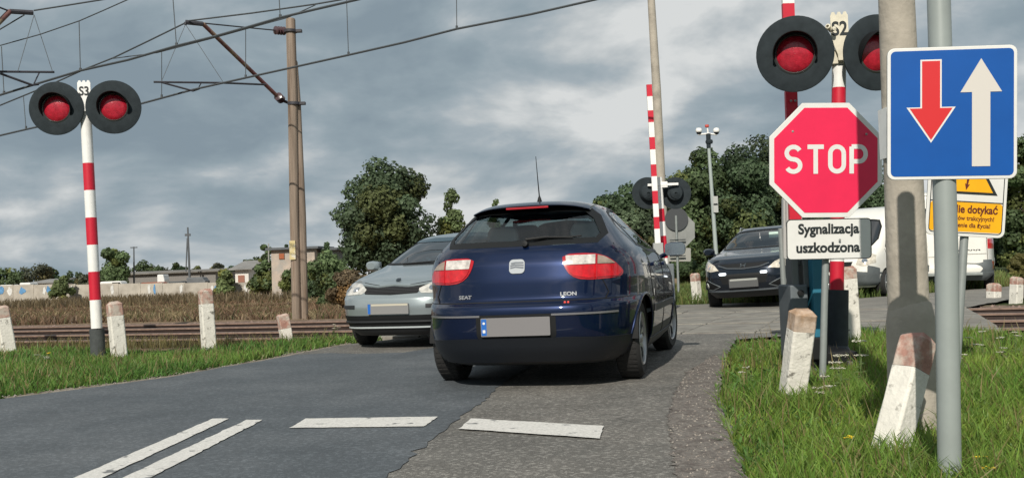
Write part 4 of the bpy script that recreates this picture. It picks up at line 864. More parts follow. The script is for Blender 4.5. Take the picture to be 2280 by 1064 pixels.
M_tyre = mat('tyre_rubber', (.018, .018, .018), .85, bump=.3, bscale=90); M_rim = mat('alloy_rim', (.42, .43, .44), .35, metal=.8, vary=.1); M_steelrim = mat('wheel_trim', (.30, .31, .32), .4, metal=.6)
M_under = mat('underbody_black', (.008, .009, .010), .85); M_trim = mat('trim_black', (.018, .020, .023), .55); M_lensred = mat('tail_lens_red', (.50, .005, .010), .12, coat=.8, vary=.25, vscale=25)
M_lensred2 = mat('tail_lens_deep', (.38, .004, .01), .15, coat=.8); M_lensclear = mat('tail_lens_clear', (.62, .58, .54), .12, coat=.8, vary=.35, vscale=22, metal=.2); M_lenssmoke = mat('tail_lens_smoke', (.30, .24, .19), .15, coat=.8, vary=.3, vscale=20)
M_chrome = mat('chrome', (.62, .63, .64), .14, metal=1.); M_plate = mat('plate_grey', (.185, .18, .185), .5); M_plblue = mat('plate_blue', (.01, .12, .45), .5); M_seam = mat('panel_gap', (.004, .004, .005), .8)
M_cloth = mat('seat_cloth', (.50, .52, .53), .9, vary=.1); M_cloth2 = mat('seat_dark', (.05, .055, .06), .9)
def wheel(parent, x, y, r, wd, spokes=6, rimm=None, steer=0., camber=0., twist=.35):
    sg = 1 if x > 0 else -1; t = bpy.data.objects.new('wheel', None); C.objects.link(t); t.parent = parent; t.location = (x, y, r); t.rotation_euler = (0, 0, R(steer)); t.empty_display_size = .1
    ax = Vector((sg, 0, 0)); o = Vector((0, 0, 0)); mb = MB(); h = wd/2; rr = r*.665
    mb.lathe([(rr, h-.012), (rr+.015, h), (r-.035, h+.006), (r-.010, h-.012), (r-.002, h-.03), (r, 0), (r-.002, -h+.03), (r-.01, -h+.012), (r-.035, -h), (rr, -h+.01)], o, ax, 48)
    for k in range(44):
        a = 2*math.pi*k/44; d_ = Vector((0, math.cos(a), math.sin(a)))
        for q in (-.6, -.2, .2, .6): mb.box(d_*(r-.0015)+ax*(q*h), (.035*wd/.2, .022, .006), (ax, Vector((0, -math.sin(a), math.cos(a))), d_))
    mb.build('tyre', M_tyre, t, world=False)
    mb = MB(); mb.lathe([(rr+.006, h-.006), (rr, h+.004), (rr-.014, h-.002), (rr-.03, h-.07), (rr-.03, -h+.02)], o, ax, 48)
    q0 = h-.012
    for k in range(spokes):
        a = 2*math.pi*k/spokes; pts = []
        for j in range(7): t_ = j/6; aa = a+twist*math.sin(t_*math.pi)*(1 if True else 0)+twist*t_*.6; rad = .03+(rr-.045)*t_; pts.append(Vector((sg*(q0-.012*(1-t_)), math.cos(aa)*rad*sg, math.sin(aa)*rad)))
        wdt = [.026, .024, .02, .019, .021, .027, .036]; vs = []
        for j, p in enumerate(pts):
            tn = (pts[min(j+1, 6)]-pts[max(j-1, 0)]).normalized(); nn = tn.cross(ax).normalized()*wdt[j]*(6/spokes)**.5
            vs += [p+nn, p-nn, p-nn*.8-ax*.03, p+nn*.8-ax*.03]
        mb.add(vs, [(4*j+i, 4*j+(i+1) % 4, 4*j+4+(i+1) % 4, 4*j+4+i) for j in range(6) for i in range(4)], 0)
    mb.lathe([(.001, q0+.012), (.032, q0+.01), (.04, q0-.01)], o, ax, 20); mb.build('rim', rimm or M_rim, t, world=False)
    mb = MB(); mb.lathe([(.001, h-.075), (rr-.035, h-.075)], o, ax, 32); mb.lathe([(.001, h-.06), (.13, h-.06), (.13, h-.08)], o, ax, 32); mb.build('brake_disc', M_under, t, world=False)
    return t
def circ(cy, cz, r, n=40): return [(cy+r*math.cos(2*math.pi*k/n), cz+r*math.sin(2*math.pi*k/n)) for k in range(n)]
def part(mb, name, m, par, label=None, **kw): return mb.build(name, m, par, world=False, label=label, **kw)
def mirror(P): return [(-p[0], p[1]) for p in P][::-1]
def car_base(name, label, cat, base, yaw, S, zs, body, lower_split, wheels, holes, roll=0., pitch=0., archr=.36, N=240, lower=None):
    t = thing(name, label, cat, base, 0); t.rotation_euler = (R(pitch), R(roll), R(yaw))
    hs = list(holes)
    for (wx, wy, wr) in wheels:
        if wx > 0:
            for sg in (1, -1): hs.append((sg, circ(wy, wr, archr)))
    V, F = shell_mesh(S, zs, hs, N); mb = MB(); mb.add(V, F, 0, True)
    if lower_split:
        for i, f in enumerate(mb.f):
            if sum(mb.v[k][2] for k in f)/len(f) < lower_split: mb.mi[i] = 1
    b = part(mb, 'body', [body, lower or M_trim], t, recalc=True)
    mb = MB(); z0 = zs[0]; w_, yc, L_ = S.wl(z0+.02); nn = 48; vs = []
    for zz, k in ((z0+.01, .97), (z0+.04, .97)):
        for j in range(nn): a = 2*math.pi*j/nn; vs.append((w_*k*math.copysign(abs(math.cos(a))**(2/S.n), math.cos(a)), yc+L_*k*math.copysign(abs(math.sin(a))**(2/S.n), math.sin(a)), zz))
    mb.add(vs, [tuple(range(nn)), tuple(reversed(range(nn, 2*nn)))]+[(j, (j+1) % nn, nn+(j+1) % nn, nn+j) for j in range(nn)])
    for (wx, wy, wr) in wheels:
        sg = 1 if wx > 0 else -1; xo = abs(S.side(wy, wr+.1, 1))-.012; prof = [(archr, 0), (archr, -.30), (.02, -.30)]
        aa = (R(4), R(176)) if sg > 0 else (R(-176), R(-4)); mb.lathe(prof, (sg*xo, wy, wr), (sg, 0, 0), 30, a0=aa[0], a1=aa[1], ref=Vector((0, 1, 0)))
    part(mb, 'underbody', M_under, t, recalc=False)
    return t, b
def seats(par, rows, z0, wd=.5, m=M_cloth, hr=True, zt=.62):
    for (y, xs) in rows:
        for x in xs:
            mb = MB(); p = [(x-wd/2+.03, z0), (x+wd/2-.03, z0)]; n = 7; vs = []; prof = [(0, .50), (.2, .52), (.45, .48), (zt-.06, .40), (zt, .30)]
            for h_, w_ in prof:
                for sx, sy in ((-1, -1), (-.6, -1.25), (.6, -1.25), (1, -1), (1, 1), (-1, 1)): vs.append((x+sx*w_*wd/1.0*.96/1.0*.5/.5*.95*.5*2/2, y-h_*.22+sy*.055, z0+h_))
            fs = [(6*i+j, 6*i+(j+1) % 6, 6*i+6+(j+1) % 6, 6*i+6+j) for i in range(4) for j in range(6)]+[tuple(range(24, 30))]
            mb.add(vs, fs, 0, True); s_ = part(mb, 'seat', m, par)
            if hr:
                mb = MB(); hz = z0+zt+.10; hy = y-zt*.24; o = []; 
                for k in range(6):
                    t_ = k/5; w_ = .135*math.sin(math.pi*(.18+.64*t_))**.5; zz = hz-.085+.18*t_
                    for sx, sy in ((-1, -1), (1, -1), (1, 1), (-1, 1)): o.append((x+sx*w_, hy+sy*.045, zz))
                mb.add(o, [(4*i+j, 4*i+(j+1) % 4, 4*i+4+(j+1) % 4, 4*i+4+j) for i in range(5) for j in range(4)]+[(20, 21, 22, 23), (3, 2, 1, 0)], 0, True); part(mb, 'headrest', m, s_, bevel=.02)
def paint(name, col, metal=.35, rough=.32, coat=1.): return mat(name, col, rough, metal=metal, coat=coat, vary=.05, vscale=3)
def headgear(par, S, y, x, z, m, side, sc=1.):
    c = Vector((x, y, z)); mb = MB(); n = 7; vs = []; 
    for k in range(n):
        t_ = k/(n-1); w_ = .115*sc*math.sin(math.pi*(.14+.72*t_))**.45; h_ = .075*sc*math.sin(math.pi*(.14+.72*t_))**.45; yy = -.05+.13*t_
        for j in range(12): a = 2*math.pi*j/12; vs.append((c.x+w_*math.copysign(abs(math.cos(a))**.7, math.cos(a))*(1-.25*t_), c.y+yy*sc, c.z+h_*math.copysign(abs(math.sin(a))**.7, math.sin(a))*(1-.15*t_)))
    mb.add(vs, [(12*i+j, 12*i+(j+1) % 12, 12*i+12+(j+1) % 12, 12*i+12+j) for i in range(n-1) for j in range(12)]+[tuple(range(11, -1, -1)), tuple(range(12*(n-1), 12*n))], 0, True)
    mb.tube([(c.x-side*.08, c.y, c.z-.04), (c.x-side*.20, c.y+.05, c.z-.09)], .022, 8); h = part(mb, 'mirror', m, par)
    mb = MB(); mb.prism(rrect(.19*sc, .115*sc, .03), (c.x, c.y-.052*sc, c.z), X1, Z1, Vector((0, -1, 0)), 0, .004); part(mb, 'mirror_glass', M_chrome, h)

# ---------------- dark blue hatchback seen from behind
def hatchback():
    W = smoothtab([(.17, .76), (.24, .82), (.32, .855), (.45, .878), (.6, .888), (.8, .888), (.9, .873), (.97, .846), (1.03, .808), (1.08, .762), (1.18, .680), (1.28, .592), (1.35, .535), (1.39, .485), (1.415, .40), (1.432, .33), (1.44, .16)], .022)
    YR = smoothtab([(.17, -1.80), (.205, -1.96), (.30, -2.02), (.42, -2.055), (.58, -2.065), (.625, -2.05), (.645, -2.005), (.67, -1.985), (.80, -1.965), (.93, -1.93), (1.03, -1.88), (1.07, -1.84), (1.2, -1.66), (1.32, -1.50), (1.36, -1.42), (1.39, -1.33), (1.415, -1.15), (1.432, -.85), (1.44, -.5)], .015)
    YF = smoothtab([(.17, 1.85), (.24, 1.98), (.45, 2.06), (.6, 2.03), (.75, 1.85), (.85, 1.5), (.95, 1.0), (1.0, .78), (1.1, .55), (1.2, .32), (1.3, .08), (1.38, -.12), (1.42, -.3), (1.44, -.45)], .02)
    S = Shell(W, YR, YF, 4.2); zs = list(np.concatenate([np.arange(.17, .60, .028), np.arange(.60, .68, .01), np.arange(.68, 1.34, .022), np.arange(1.345, 1.44, .008), [1.4399]]))
    rear_win = smooth_poly([(-.675, 1.065), (-.505, 1.365), (-.3, 1.375), (.3, 1.375), (.505, 1.365), (.675, 1.065), (.3, 1.06), (-.3, 1.06)], 1)
    side_win = [(-1.13, 1.045), (-1.245, 1.16), (-1.22, 1.22), (-1.05, 1.33), (-.75, 1.375), (-.25, 1.385), (.0, 1.36), (.35, 1.20), (.66, 1.035), (.6, 1.0), (-.6, .995)]
    shield = [(-.66, 1.03), (-.47, 1.34), (-.3, 1.365), (.3, 1.365), (.47, 1.34), (.66, 1.03), (.3, 1.02), (-.3, 1.02)]
    body = paint('paint_dark_blue', (.0020, .0085, .036), .45, .34)
    inset = lambda P, k: P
    base = gnd(1188, 597+1971/7.9); base = Vector((0, 0, 0)); 
    yaw = -14.3; q = R(yaw); fwd = Vector((-math.sin(q), math.cos(q), 0)); rgt = Vector((math.cos(q), math.sin(q), 0))
    # rear axle centre from the two rear tyre contacts
    A = gnd(1000, 838); B = gnd(1412, 845); mid = (A+B)/2; loc = mid+fwd*1.20+rgt*.055; loc.z = .0
    ry, fy, r_ = -1.24, 1.27, .308
    wh = [(sx*.73, yy, r_) for sx in (1, -1) for yy in (ry, fy)]
    t, b = car_base('hatchback_car', 'dark blue hatchback seen from behind, driving towards the rails', 'car', loc, yaw, S, zs, body, .375, wh, [('R', rear_win), ('R', [(.60, .15), (.73, .20), (.82, .30), (.86, .42), (1.0, .42), (1.0, .1)]), ('R', [(-.60, .15), (-.73, .20), (-.82, .30), (-.86, .42), (-1.0, .42), (-1.0, .1)]), (1, side_win), (-1, side_win), ('F', shield)], archr=.345, roll=-.3)
    for (x, y, r) in wh: wheel(t, x, y, r, .185, 6, steer=(-6 if y > 0 else 0))
    gl = glassmat('car_glass', (.86, .95, .95), .01); gl2 = glassmat('car_glass_side', (.20, .25, .27), .10)
    mb = MB(); patch(mb, S, 'R', rear_win, -.003, .03); g = part(mb, 'rear_window', gl, t); mb = MB(); band(mb, S, 'R', rear_win, .045, .001)
    patch(mb, S, 'R', [(-.48, 1.345), (-.46, 1.372), (.46, 1.372), (.48, 1.345)], .0015, .02); part(mb, 'window_border', M_black, g)
    mb = MB(); mb.tube([S.P('R', .05, 1.085, .03), S.P('R', .20, 1.10, .028), S.P('R', .40, 1.095, .02)], [.014, .009, .006], 8); mb.tube([S.P('R', .10, 1.10, .012), S.P('R', .46, 1.112, .010)], .007, 6); mb.lathe([(.001, .045), (.022, .04), (.026, 0)], S.P('R', .05, 1.07), Vector((0, -1, .3)), 14); part(mb, 'rear_wiper', M_black, g)
    mb = MB(); patch(mb, S, 'F', shield, -.003, .04); g2 = part(mb, 'windscreen', gl, t); mb = MB(); band(mb, S, 'F', shield, .03, .001); part(mb, 'window_border', M_black, g2)
    for sg in (1, -1):
        P = side_win
        # three panes separated by pillars
        cuts_ = [(-1.3, -.93), (-.90, -.12), (-.06, .7)]
        lines = [((-.96, .99), (-1.06, 1.36)), ((-.09, .99), (-.26, 1.40))]
        mb = MB(); patch(mb, S, sg, P, -.004, .03); g = part(mb, 'side_window', gl2, t); mb = MB(); band(mb, S, sg, P, .024, .002)
        for (a, b_) in lines:
            mb.add([S.P(sg, a[0]-.035, a[1], .003), S.P(sg, a[0]+.035, a[1], .003), S.P(sg, b_[0]+.03, min(b_[1], 1.37), .003), S.P(sg, b_[0]-.03, min(b_[1], 1.37), .003)], [(0, 1, 2, 3)])
        part(mb, 'window_frame', M_trim, g)
        mb = MB()
        for L_ in ([(-.93, 1.0), (-.98, .80), (-.86, .60), (-.82, .30)], [(-.09, .99), (-.05, .6), (-.07, .28)], [(.68, 1.02), (.80, .85), (.83, .55), (.80, .30)], [(-.82, .29), (-.07, .27), (.80, .29)]): seamline(mb, S, sg, L_, .004)
        part(mb, 'door_gap', M_seam, t)
        mb = MB(); patch(mb, S, sg, [(-.82, .50), (-.82, .555), (.80, .555), (.80, .50)], .014, .05, thick=.016); part(mb, 'rub_strip', M_trim, t)
        mb = MB(); patch(mb, S, sg, [(-.88, .24), (-.88, .285), (.88, .285), (.88, .24)], .012, .05, thick=.02); part(mb, 'sill', M_trim, t)
        for yy in (-.80, .02):
            mb = MB(); patch(mb, S, sg, rrect(.19, .035, .012, 3, yy, .885), .028, .02, thick=.012); patch(mb, S, sg, rrect(.02, .03, .005, 2, yy-.07, .885), .022, .02, thick=.03); part(mb, 'door_handle', body, t)
        mb = MB(); pts = [S.P(sg, ry+.352*math.cos(a), r_+.352*math.sin(a), .0) for a in np.linspace(-.15, math.pi+.15, 30)]; mb.tube(pts, .011, 8); pts = [S.P(sg, fy+.352*math.cos(a), r_+.352*math.sin(a), .0) for a in np.linspace(-.15, math.pi+.15, 30)]
        part(mb, 'arch_lip', body, t); mb = MB(); mb.tube(pts, .011, 8); part(mb, 'arch_lip', body, t)
        headgear(t, S, .55, sg*.955, 1.02, body, sg)
    # lamps
    base_l = smooth_poly([(.335, .985), (.35, .90), (.40, .825), (.49, .79), (.725, .80), (.752, .83), (.748, .86), (.70, .92), (.64, .962), (.55, .988)], 1)
    red_l = [(.372, .898), (.392, .855), (.43, .822), (.52, .805), (.715, .813), (.738, .835), (.733, .858), (.70, .90), (.60, .90)]
    clr = [(.363, .972), (.372, .906), (.572, .906), (.572, .972)]; smk = [(.588, .968), (.588, .906), (.70, .906), (.672, .932), (.63, .957)]
    for k in (1, -1):
        f = (lambda P: P) if k > 0 else mirror; mb = MB(); patch(mb, S, 'R', f(base_l), .006, .02, thick=.01); L0 = part(mb, 'tail_light', M_lensred2, t)
        mb = MB(); patch(mb, S, 'R', f(red_l), .012, .02, thick=.005); part(mb, 'red_lens', M_lensred, L0)
        mb = MB(); patch(mb, S, 'R', f(clr), .012, .02, thick=.005); part(mb, 'clear_lens', M_lensclear, L0)
        mb = MB(); patch(mb, S, 'R', f(smk), .012, .02, thick=.005); part(mb, 'indicator_lens', M_lenssmoke, L0)
        mb = MB(); seamline(mb, S, 'R', [(k*.58, .80), (k*.58, .975)], .003, .014); part(mb, 'lens_divider', M_lensred2, L0)
    # hatch outline and bumper lines
    mb = MB(); seamline(mb, S, 'R', [(-.68, 1.06), (-.71, .99)], .004); seamline(mb, S, 'R', [(.68, 1.06), (.71, .99)], .004); seamline(mb, S, 'R', [(-.62, .80), (-.66, .70), (-.64, .652), (.64, .652), (.66, .70), (.62, .80)], .005); part(mb, 'hatch_gap', M_seam, t)
    mb = MB(); seamline(mb, S, 'R', [(-.84, .655), (-.7, .652), (.7, .652), (.84, .655)], .004); part(mb, 'bumper_gap', M_seam, t)
    for sg in (1, -1):
        mb = MB(); x0, x1 = (.27, .72); P = [(sg*x0, .548), (sg*x0, .562), (sg*x1, .562), (sg*x1, .548)]; patch(mb, S, 'R', P if sg > 0 else P[::-1], .008, .03, thick=.012); part(mb, 'bumper_strip', mat('strip_satin', (.22, .22, .24), .25, metal=.4), t)
    mb = MB(); patch(mb, S, 'R', smooth_poly([(-.58, .185), (-.72, .225), (-.80, .31), (-.83, .39), (.83, .39), (.80, .31), (.72, .225), (.58, .185)], 1), .010, .03, thick=.012); part(mb, 'bumper_valance', mat('valance_dark', (.006, .008, .012), .45, bump=.1), t)
    mb = MB(); patch(mb, S, 'R', rrect(.60, .175, .02, 3, 0, .475), .003, .03); part(mb, 'plate_recess', M_black, t)
    P0 = S.P('R', 0, .475, .016); xa, ya, na = X1, Z1, Vector((0, -1, 0)); mb = MB(); mb.prism(rrect(.52, .135, .008, 3), P0, xa, ya, na, -.01, .0); pl = part(mb, 'licence_plate', M_plate, t)
    mb = MB(); mb.prism(rrect(.04, .12, .004, 2, -.236, 0), P0, xa, ya, na, .0, .001); part(mb, 'plate_band', M_plblue, pl)
    mb = MB(); mb.prism([(-.01, -.01), (.01, -.01), (.01, .012), (-.01, .012)], P0-X1*.236-Z1*.03, xa, ya, na, .001, .002); mb.prism(rrect(.018, .018, .008, 3, -.236, .03), P0, xa, ya, na, .001, .002); part(mb, 'plate_marks', M_swhite, pl)
    # badge
    nb = S.N('R', 0, .91); c = S.P('R', 0, .91, .004); ya_ = nb.cross(X1).normalized(); ya_ = ya_ if ya_.z > 0 else -ya_
    mb = MB(); mb.prism(rrect(.118, .108, .03), c, X1, ya_, nb, 0, .004); bd = part(mb, 'badge', mat('badge_silver', (.33, .36, .39), .5, metal=.0), t)
    mb = MB()
    for pts in ([(-.045, .022), (-.01, .028), (.05, .026)], [(-.05, .004), (-.02, .012), (.04, .008), (.052, .006)], [(-.05, -.012), (-.01, -.004), (.03, -.010), (.052, -.012)]):
        q_ = [Vector((p[0], p[1])) for p in pts]; stroke(mb, [tuple(p) for p in q_], .011, c, X1, ya_, nb, .0045)
    part(mb, 'badge_lines', mat('badge_dark', (.05, .07, .1), .4), bd, recalc=False)
    for txt, x, z in (('SEAT', -.40, .695), ('LEON', .385, .697)):
        nb = S.N('R', x, z); c = S.P('R', x, z, .004); xa_ = (S.P('R', x+.05, z)-S.P('R', x-.05, z)).normalized(); ya_ = nb.cross(xa_); ya_ = ya_ if ya_.z > 0 else -ya_
        mb = MB(); text_mb(mb, txt, .038, c, xa_, ya_, nb, .002, 0, 1.25, .001, thick=.0015); part(mb, 'lettering', mat('letter_chrome', (.34, .35, .37), .35, metal=.5), t)
    for dx in (0, .024):
        mb = MB(); mb.lathe([(.009, 0), (.008, .003), (.001, .004)], S.P('R', .365+dx, .635, .003), Vector((0, -1, .1)), 10); part(mb, 'reflector_dot', mat('dot_red', (.7, .06, .04), .3), t)
    mb = MB(); mb.tube([S.P('R', 0, .665, .005), S.P('R', .02, .665, .005)], .004, 6)
    # spoiler with third brake light
    mb = MB(); n = 24; sec = [(-1.20, 1.432), (-1.36, 1.421), (-1.53, 1.390), (-1.545, 1.382), (-1.53, 1.375), (-1.42, 1.378), (-1.30, 1.385)]; vs = []
    for k in range(n+1):
        x = -.475+.95*k/n; e = (x/.475)**2; 
        for (yy, zz) in sec: vs.append((x, yy+.10*e*e+.03*e, zz-.035*e*e-.008*e))
    m_ = len(sec); fs = [(k*m_+j, k*m_+(j+1) % m_, (k+1)*m_+(j+1) % m_, (k+1)*m_+j) for k in range(n) for j in range(m_)]+[tuple(range(m_)), tuple(reversed(range(n*m_, n*m_+m_)))]
    mb.add(vs, fs, 0, True); sp = part(mb, 'spoiler', body, t)
    mb = MB(); mb.box((0, -1.53, 1.367), (.34, .014, .016)); part(mb, 'brake_light', mat('brake_strip', (.35, .01, .02), .3), sp, bevel=.003)
    # roof aerial
    mb = MB(); mb.lathe([(.03, 0), (.022, .02), (.012, .055), (.006, .07)], (.02, -1.16, 1.412), Z1, 14); ae = part(mb, 'aerial', M_black, t); mb = MB(); mb.tube([(.02, -1.16, 1.475), (.02, -1.19, 1.60), (.02, -1.23, 1.80)], [.0055, .004, .0025], 6); part(mb, 'aerial_rod', M_black, ae)
    # interior
    mb = MB(); mb.box((0, 0, .42), (1.45, 3.3, .05)); mb.box((0, .78, .82), (1.35, .45, .26)); mb.box((0, -1.42, .92), (1.25, .5, .03)); part(mb, 'cabin_floor', M_cloth2, t, recalc=True)
    seats(t, [(.02, (-.36, .36))], .50, .5, M_cloth2, True, .60); seats(t, [(-.80, (-.36, .36))], .50, .62, M_cloth, True, .56)
    mb = MB(); a = np.linspace(0, 2*np.pi, 25); c = Vector((-.36, .50, .95)); mb.tube([c+Vector((.18*math.cos(q_), .06*math.sin(q_), .17*math.sin(q_))) for q_ in a], .014, 6, cap=False); part(mb, 'steering_wheel', M_black, t)
    mb = MB(); mb.box((0, .18, 1.27), (.24, .03, .06)); part(mb, 'interior_mirror', M_black, t, bevel=.01)
    mb = MB(); mb.tube([(-.42, -1.90, .24), (-.42, -1.6, .25)], .035, 14); part(mb, 'exhaust_pipe', M_under, t)
    mb = MB(); mb.box((0, ry, .25), (1.3, .12, .10)); mb.box((-.25, -1.55, .26), (.6, .5, .16)); part(mb, 'rear_axle', M_under, t)
    return t
hatchback()

def front_lamp(S, t, P, sg, m, name='headlight', off=.006, inner=None):
    Q = P if sg > 0 else mirror(P); mb = MB(); patch(mb, S, 'F', Q, off, .02, thick=.012); L0 = part(mb, name, m, t)
    if inner:
        for (x, z, r) in inner:
            mb = MB(); c = S.P('F', sg*x, z, off+.002); mb.lathe([(r, 0), (r*.9, .004), (.001, .006)], c, S.N('F', sg*x, z), 18); part(mb, 'reflector', M_chrome, L0)
    return L0
# ---------------- silver saloon from the front
def saloon():
    W = smoothtab([(.16, .72), (.25, .82), (.4, .87), (.6, .885), (.8, .88), (.9, .86), (.97, .83), (1.03, .79), (1.12, .735), (1.25, .66), (1.34, .61), (1.38, .555), (1.41, .44), (1.43, .22)], .02)
    YF = smoothtab([(.16, 2.12), (.22, 2.20), (.36, 2.255), (.50, 2.275), (.60, 2.255), (.66, 2.20), (.72, 2.13), (.78, 2.03), (.84, 1.84), (.90, 1.56), (.95, 1.30), (.99, 1.12), (1.05, .98), (1.15, .74), (1.28, .40), (1.36, .16), (1.40, -.05), (1.44, -.35)], .012)
    YR = smoothtab([(.16, -2.1), (.3, -2.27), (.6, -2.28), (.9, -2.15), (1.0, -1.95), (1.2, -1.5), (1.36, -1.15), (1.40, -1.0), (1.43, -.7)], .02)
    S = Shell(W, YR, YF, 4.4); zs = list(np.concatenate([np.arange(.16, .6, .03), np.arange(.6, 1.02, .0125), np.arange(1.02, 1.36, .024), np.arange(1.365, 1.43, .008), [1.4299]]))
    sh = smooth_poly([(-.735, 1.005), (-.56, 1.33), (-.3, 1.36), (.3, 1.36), (.56, 1.33), (.735, 1.005), (.4, .99), (-.4, .99)], 1)
    sw = [(-1.35, 1.0), (-1.25, 1.2), (-.9, 1.33), (-.3, 1.36), (.0, 1.33), (.45, 1.12), (.72, .97), (.6, .95)]
    body = paint('paint_silver_blue', (.30, .345, .36), .5, .32)
    yaw = 180-19.0; q = R(yaw); fwd = Vector((-math.sin(q), math.cos(q), 0)); rgt = Vector((math.cos(q), math.sin(q), 0))
    r_, fy, ry = .315, 1.37, -1.38
    ct = gnd(812, 766)     # front tyre on the picture's left is the car's right side
    loc = ct-rgt*.80-fwd*fy; loc.z = 0
    wh = [(sx*.76, yy, r_) for sx in (1, -1) for yy in (ry, fy)]
    t, b = car_base('saloon_car', 'pale silver blue car coming towards the camera, partly hidden by the dark hatchback', 'car', loc, yaw, S, zs, body, .245, wh, [('F', sh), (1, sw), (-1, sw)], archr=.35)
    for (x, y, r) in wh: wheel(t, x, y, r, .2, 7, M_steelrim, steer=(8 if y > 0 else 0))
    gl = glassmat('car_glass_front', (.16, .22, .24), .12)
    mb = MB(); patch(mb, S, 'F', sh, -.003, .03); g = part(mb, 'windscreen', gl, t); mb = MB(); band(mb, S, 'F', sh, .028, .001); part(mb, 'window_border', M_black, g)
    mb = MB(); patch(mb, S, 'F', [(-.55, 1.335), (-.3, 1.362), (.3, 1.362), (.55, 1.335), (.54, 1.30), (-.54, 1.30)], .0015, .02); part(mb, 'tinted_band', mat('tint_band', (.02, .05, .07), .15), g)
    mb = MB(); mb.tube([S.P('F', .35, 1.0, .012), S.P('F', -.30, 1.028, .012)], .008, 6); mb.tube([S.P('F', -.35, 1.0, .012), S.P('F', -.72, 1.06, .012)], .008, 6); part(mb, 'wiper_blades', M_black, g)
    for sg in (1, -1):
        mb = MB(); patch(mb, S, sg, sw, -.003, .04); g = part(mb, 'side_window', gl, t); mb = MB(); band(mb, S, sg, sw, .022, .002)
        mb.add([S.P(sg, -.42, .965, .003), S.P(sg, -.34, .965, .003), S.P(sg, -.40, 1.35, .003), S.P(sg, -.46, 1.35, .003)], [(0, 1, 2, 3)]); part(mb, 'window_frame', M_trim, g)
        mb = MB()
        for L_ in ([(.86, .94), (.95, .6), (.93, .3)], [(-.38, .95), (-.36, .6), (-.4, .3)]): seamline(mb, S, sg, L_, .004)
        part(mb, 'door_gap', M_seam, t)
        mb = MB(); patch(mb, S, sg, [(-.95, .46), (-.95, .51), (.93, .51), (.93, .46)], .012, .06, thick=.014); part(mb, 'rub_strip', body, t)
        mb = MB(); patch(mb, S, sg, rrect(.19, .035, .012, 3, -.2, .87), .025, .02, thick=.012); part(mb, 'door_handle', body, t)
        headgear(t, S, .72, sg*.97, 1.0, body, sg)
    hl = [(.385, .655), (.33, .70), (.47, .775), (.62, .79), (.80, .765), (.835, .71), (.825, .66), (.62, .645)]
    for sg in (1, -1):
        front_lamp(S, t, hl, sg, mat('headlamp_glass', (.60, .58, .53), .12, coat=1, vary=.35, vscale=18, metal=.3), inner=[(.50, .71, .045), (.66, .715, .05)])
        mb = MB(); P = [(.46, .485), (.46, .53), (.83, .525), (.83, .49)]; patch(mb, S, 'F', P if sg > 0 else mirror(P), .006, .03, thick=.008); part(mb, 'bumper_slot', M_trim, t)
    mb = MB(); patch(mb, S, 'F', [(-.34, .655), (-.40, .745), (-.2, .725), (0, .74), (.2, .725), (.40, .745), (.34, .655), (0, .64)], .004, .015); gr = part(mb, 'grille', M_black, t)
    for zz in (.665, .683, .70, .717):
        mb = MB(); seamline(mb, S, 'F', [(-.34, zz), (.34, zz)], .0035, .007); part(mb, 'grille_bar', mat('grille_grey', (.05, .05, .055), .5), gr)
    mb = MB(); seamline(mb, S, 'F', [(-.42, .758), (-.2, .738), (0, .752), (.2, .738), (.42, .758)], .012, .004); part(mb, 'grille_brow', body, t)
    mb = MB()
    for sg in (1, -1): seamline(mb, S, 'F', [(sg*.45, .79), (sg*.20, .752)], .004, .002)
    part(mb, 'bonnet_gap', M_seam, t)
    mb = MB(); c = S.P('F', 0, .80, .01); mb.prism([(-.02, -.03), (.02, -.03), (.03, 0), (.02, .03), (-.02, .03), (-.03, 0)], c, X1, Vector((0, -.9, .45)).normalized(), S.N('F', 0, .80), 0, .012); part(mb, 'badge', mat('badge_dark2', (.04, .05, .06), .3, metal=.5), t)
    mb = MB(); patch(mb, S, 'F', [(-.78, .275), (-.80, .39), (-.76, .405), (.76, .405), (.80, .39), (.78, .275)], .005, .03); ig = part(mb, 'lower_grille', M_black, t)
    mb = MB(); seamline(mb, S, 'F', [(-.84, .36), (-.72, .262), (.72, .262), (.84, .36)], .011, .008); part(mb, 'silver_lip', mat('lip_silver', (.55, .60, .62), .3, metal=.3), t)
    mb = MB(); seamline(mb, S, 'F', [(-.74, .335), (.74, .335)], .014, .010); part(mb, 'grille_blade', M_trim, ig)
    P0 = S.P('F', 0, .485, .02); na = Vector((0, 1, 0)); xa = -X1; mb = MB(); mb.prism(rrect(.53, .125, .008, 3), P0, xa, Z1, na, -.012, 0); pl = part(mb, 'licence_plate', mat('plate_grey_light', (.22, .22, .22), .5), t)
    mb = MB(); mb.prism(rrect(.47, .022, .004, 2, .02, .046), P0, xa, Z1, na, 0, .001); part(mb, 'plate_edge', mat('plate_cream', (.5, .47, .38), .5), pl)
    mb = MB(); mb.prism(rrect(.035, .115, .004, 2, -.242, 0), P0, xa, Z1, na, 0, .0015); part(mb, 'plate_band', M_plblue, pl)
    mb = MB(); mb.box((0, -.2, .45), (1.45, 3.4, .05)); mb.box((0, .88, .86), (1.4, .4, .2)); part(mb, 'cabin_floor', M_cloth2, t)
    seats(t, [(.05, (-.37, .37)), (-.85, (-.37, .37))], .5, .5, M_cloth2, True, .6)
    mb = MB(); mb.box((0, .30, 1.25), (.22, .03, .06)); part(mb, 'interior_mirror', M_black, t, bevel=.01)
    mb = MB(); c = Vector((.36, .62, .95)); mb.tube([c+Vector((.18*math.cos(a), .05*math.sin(a), .17*math.sin(a))) for a in np.linspace(0, 2*np.pi, 25)], .014, 6, cap=False); part(mb, 'steering_wheel', M_black, t)
saloon()

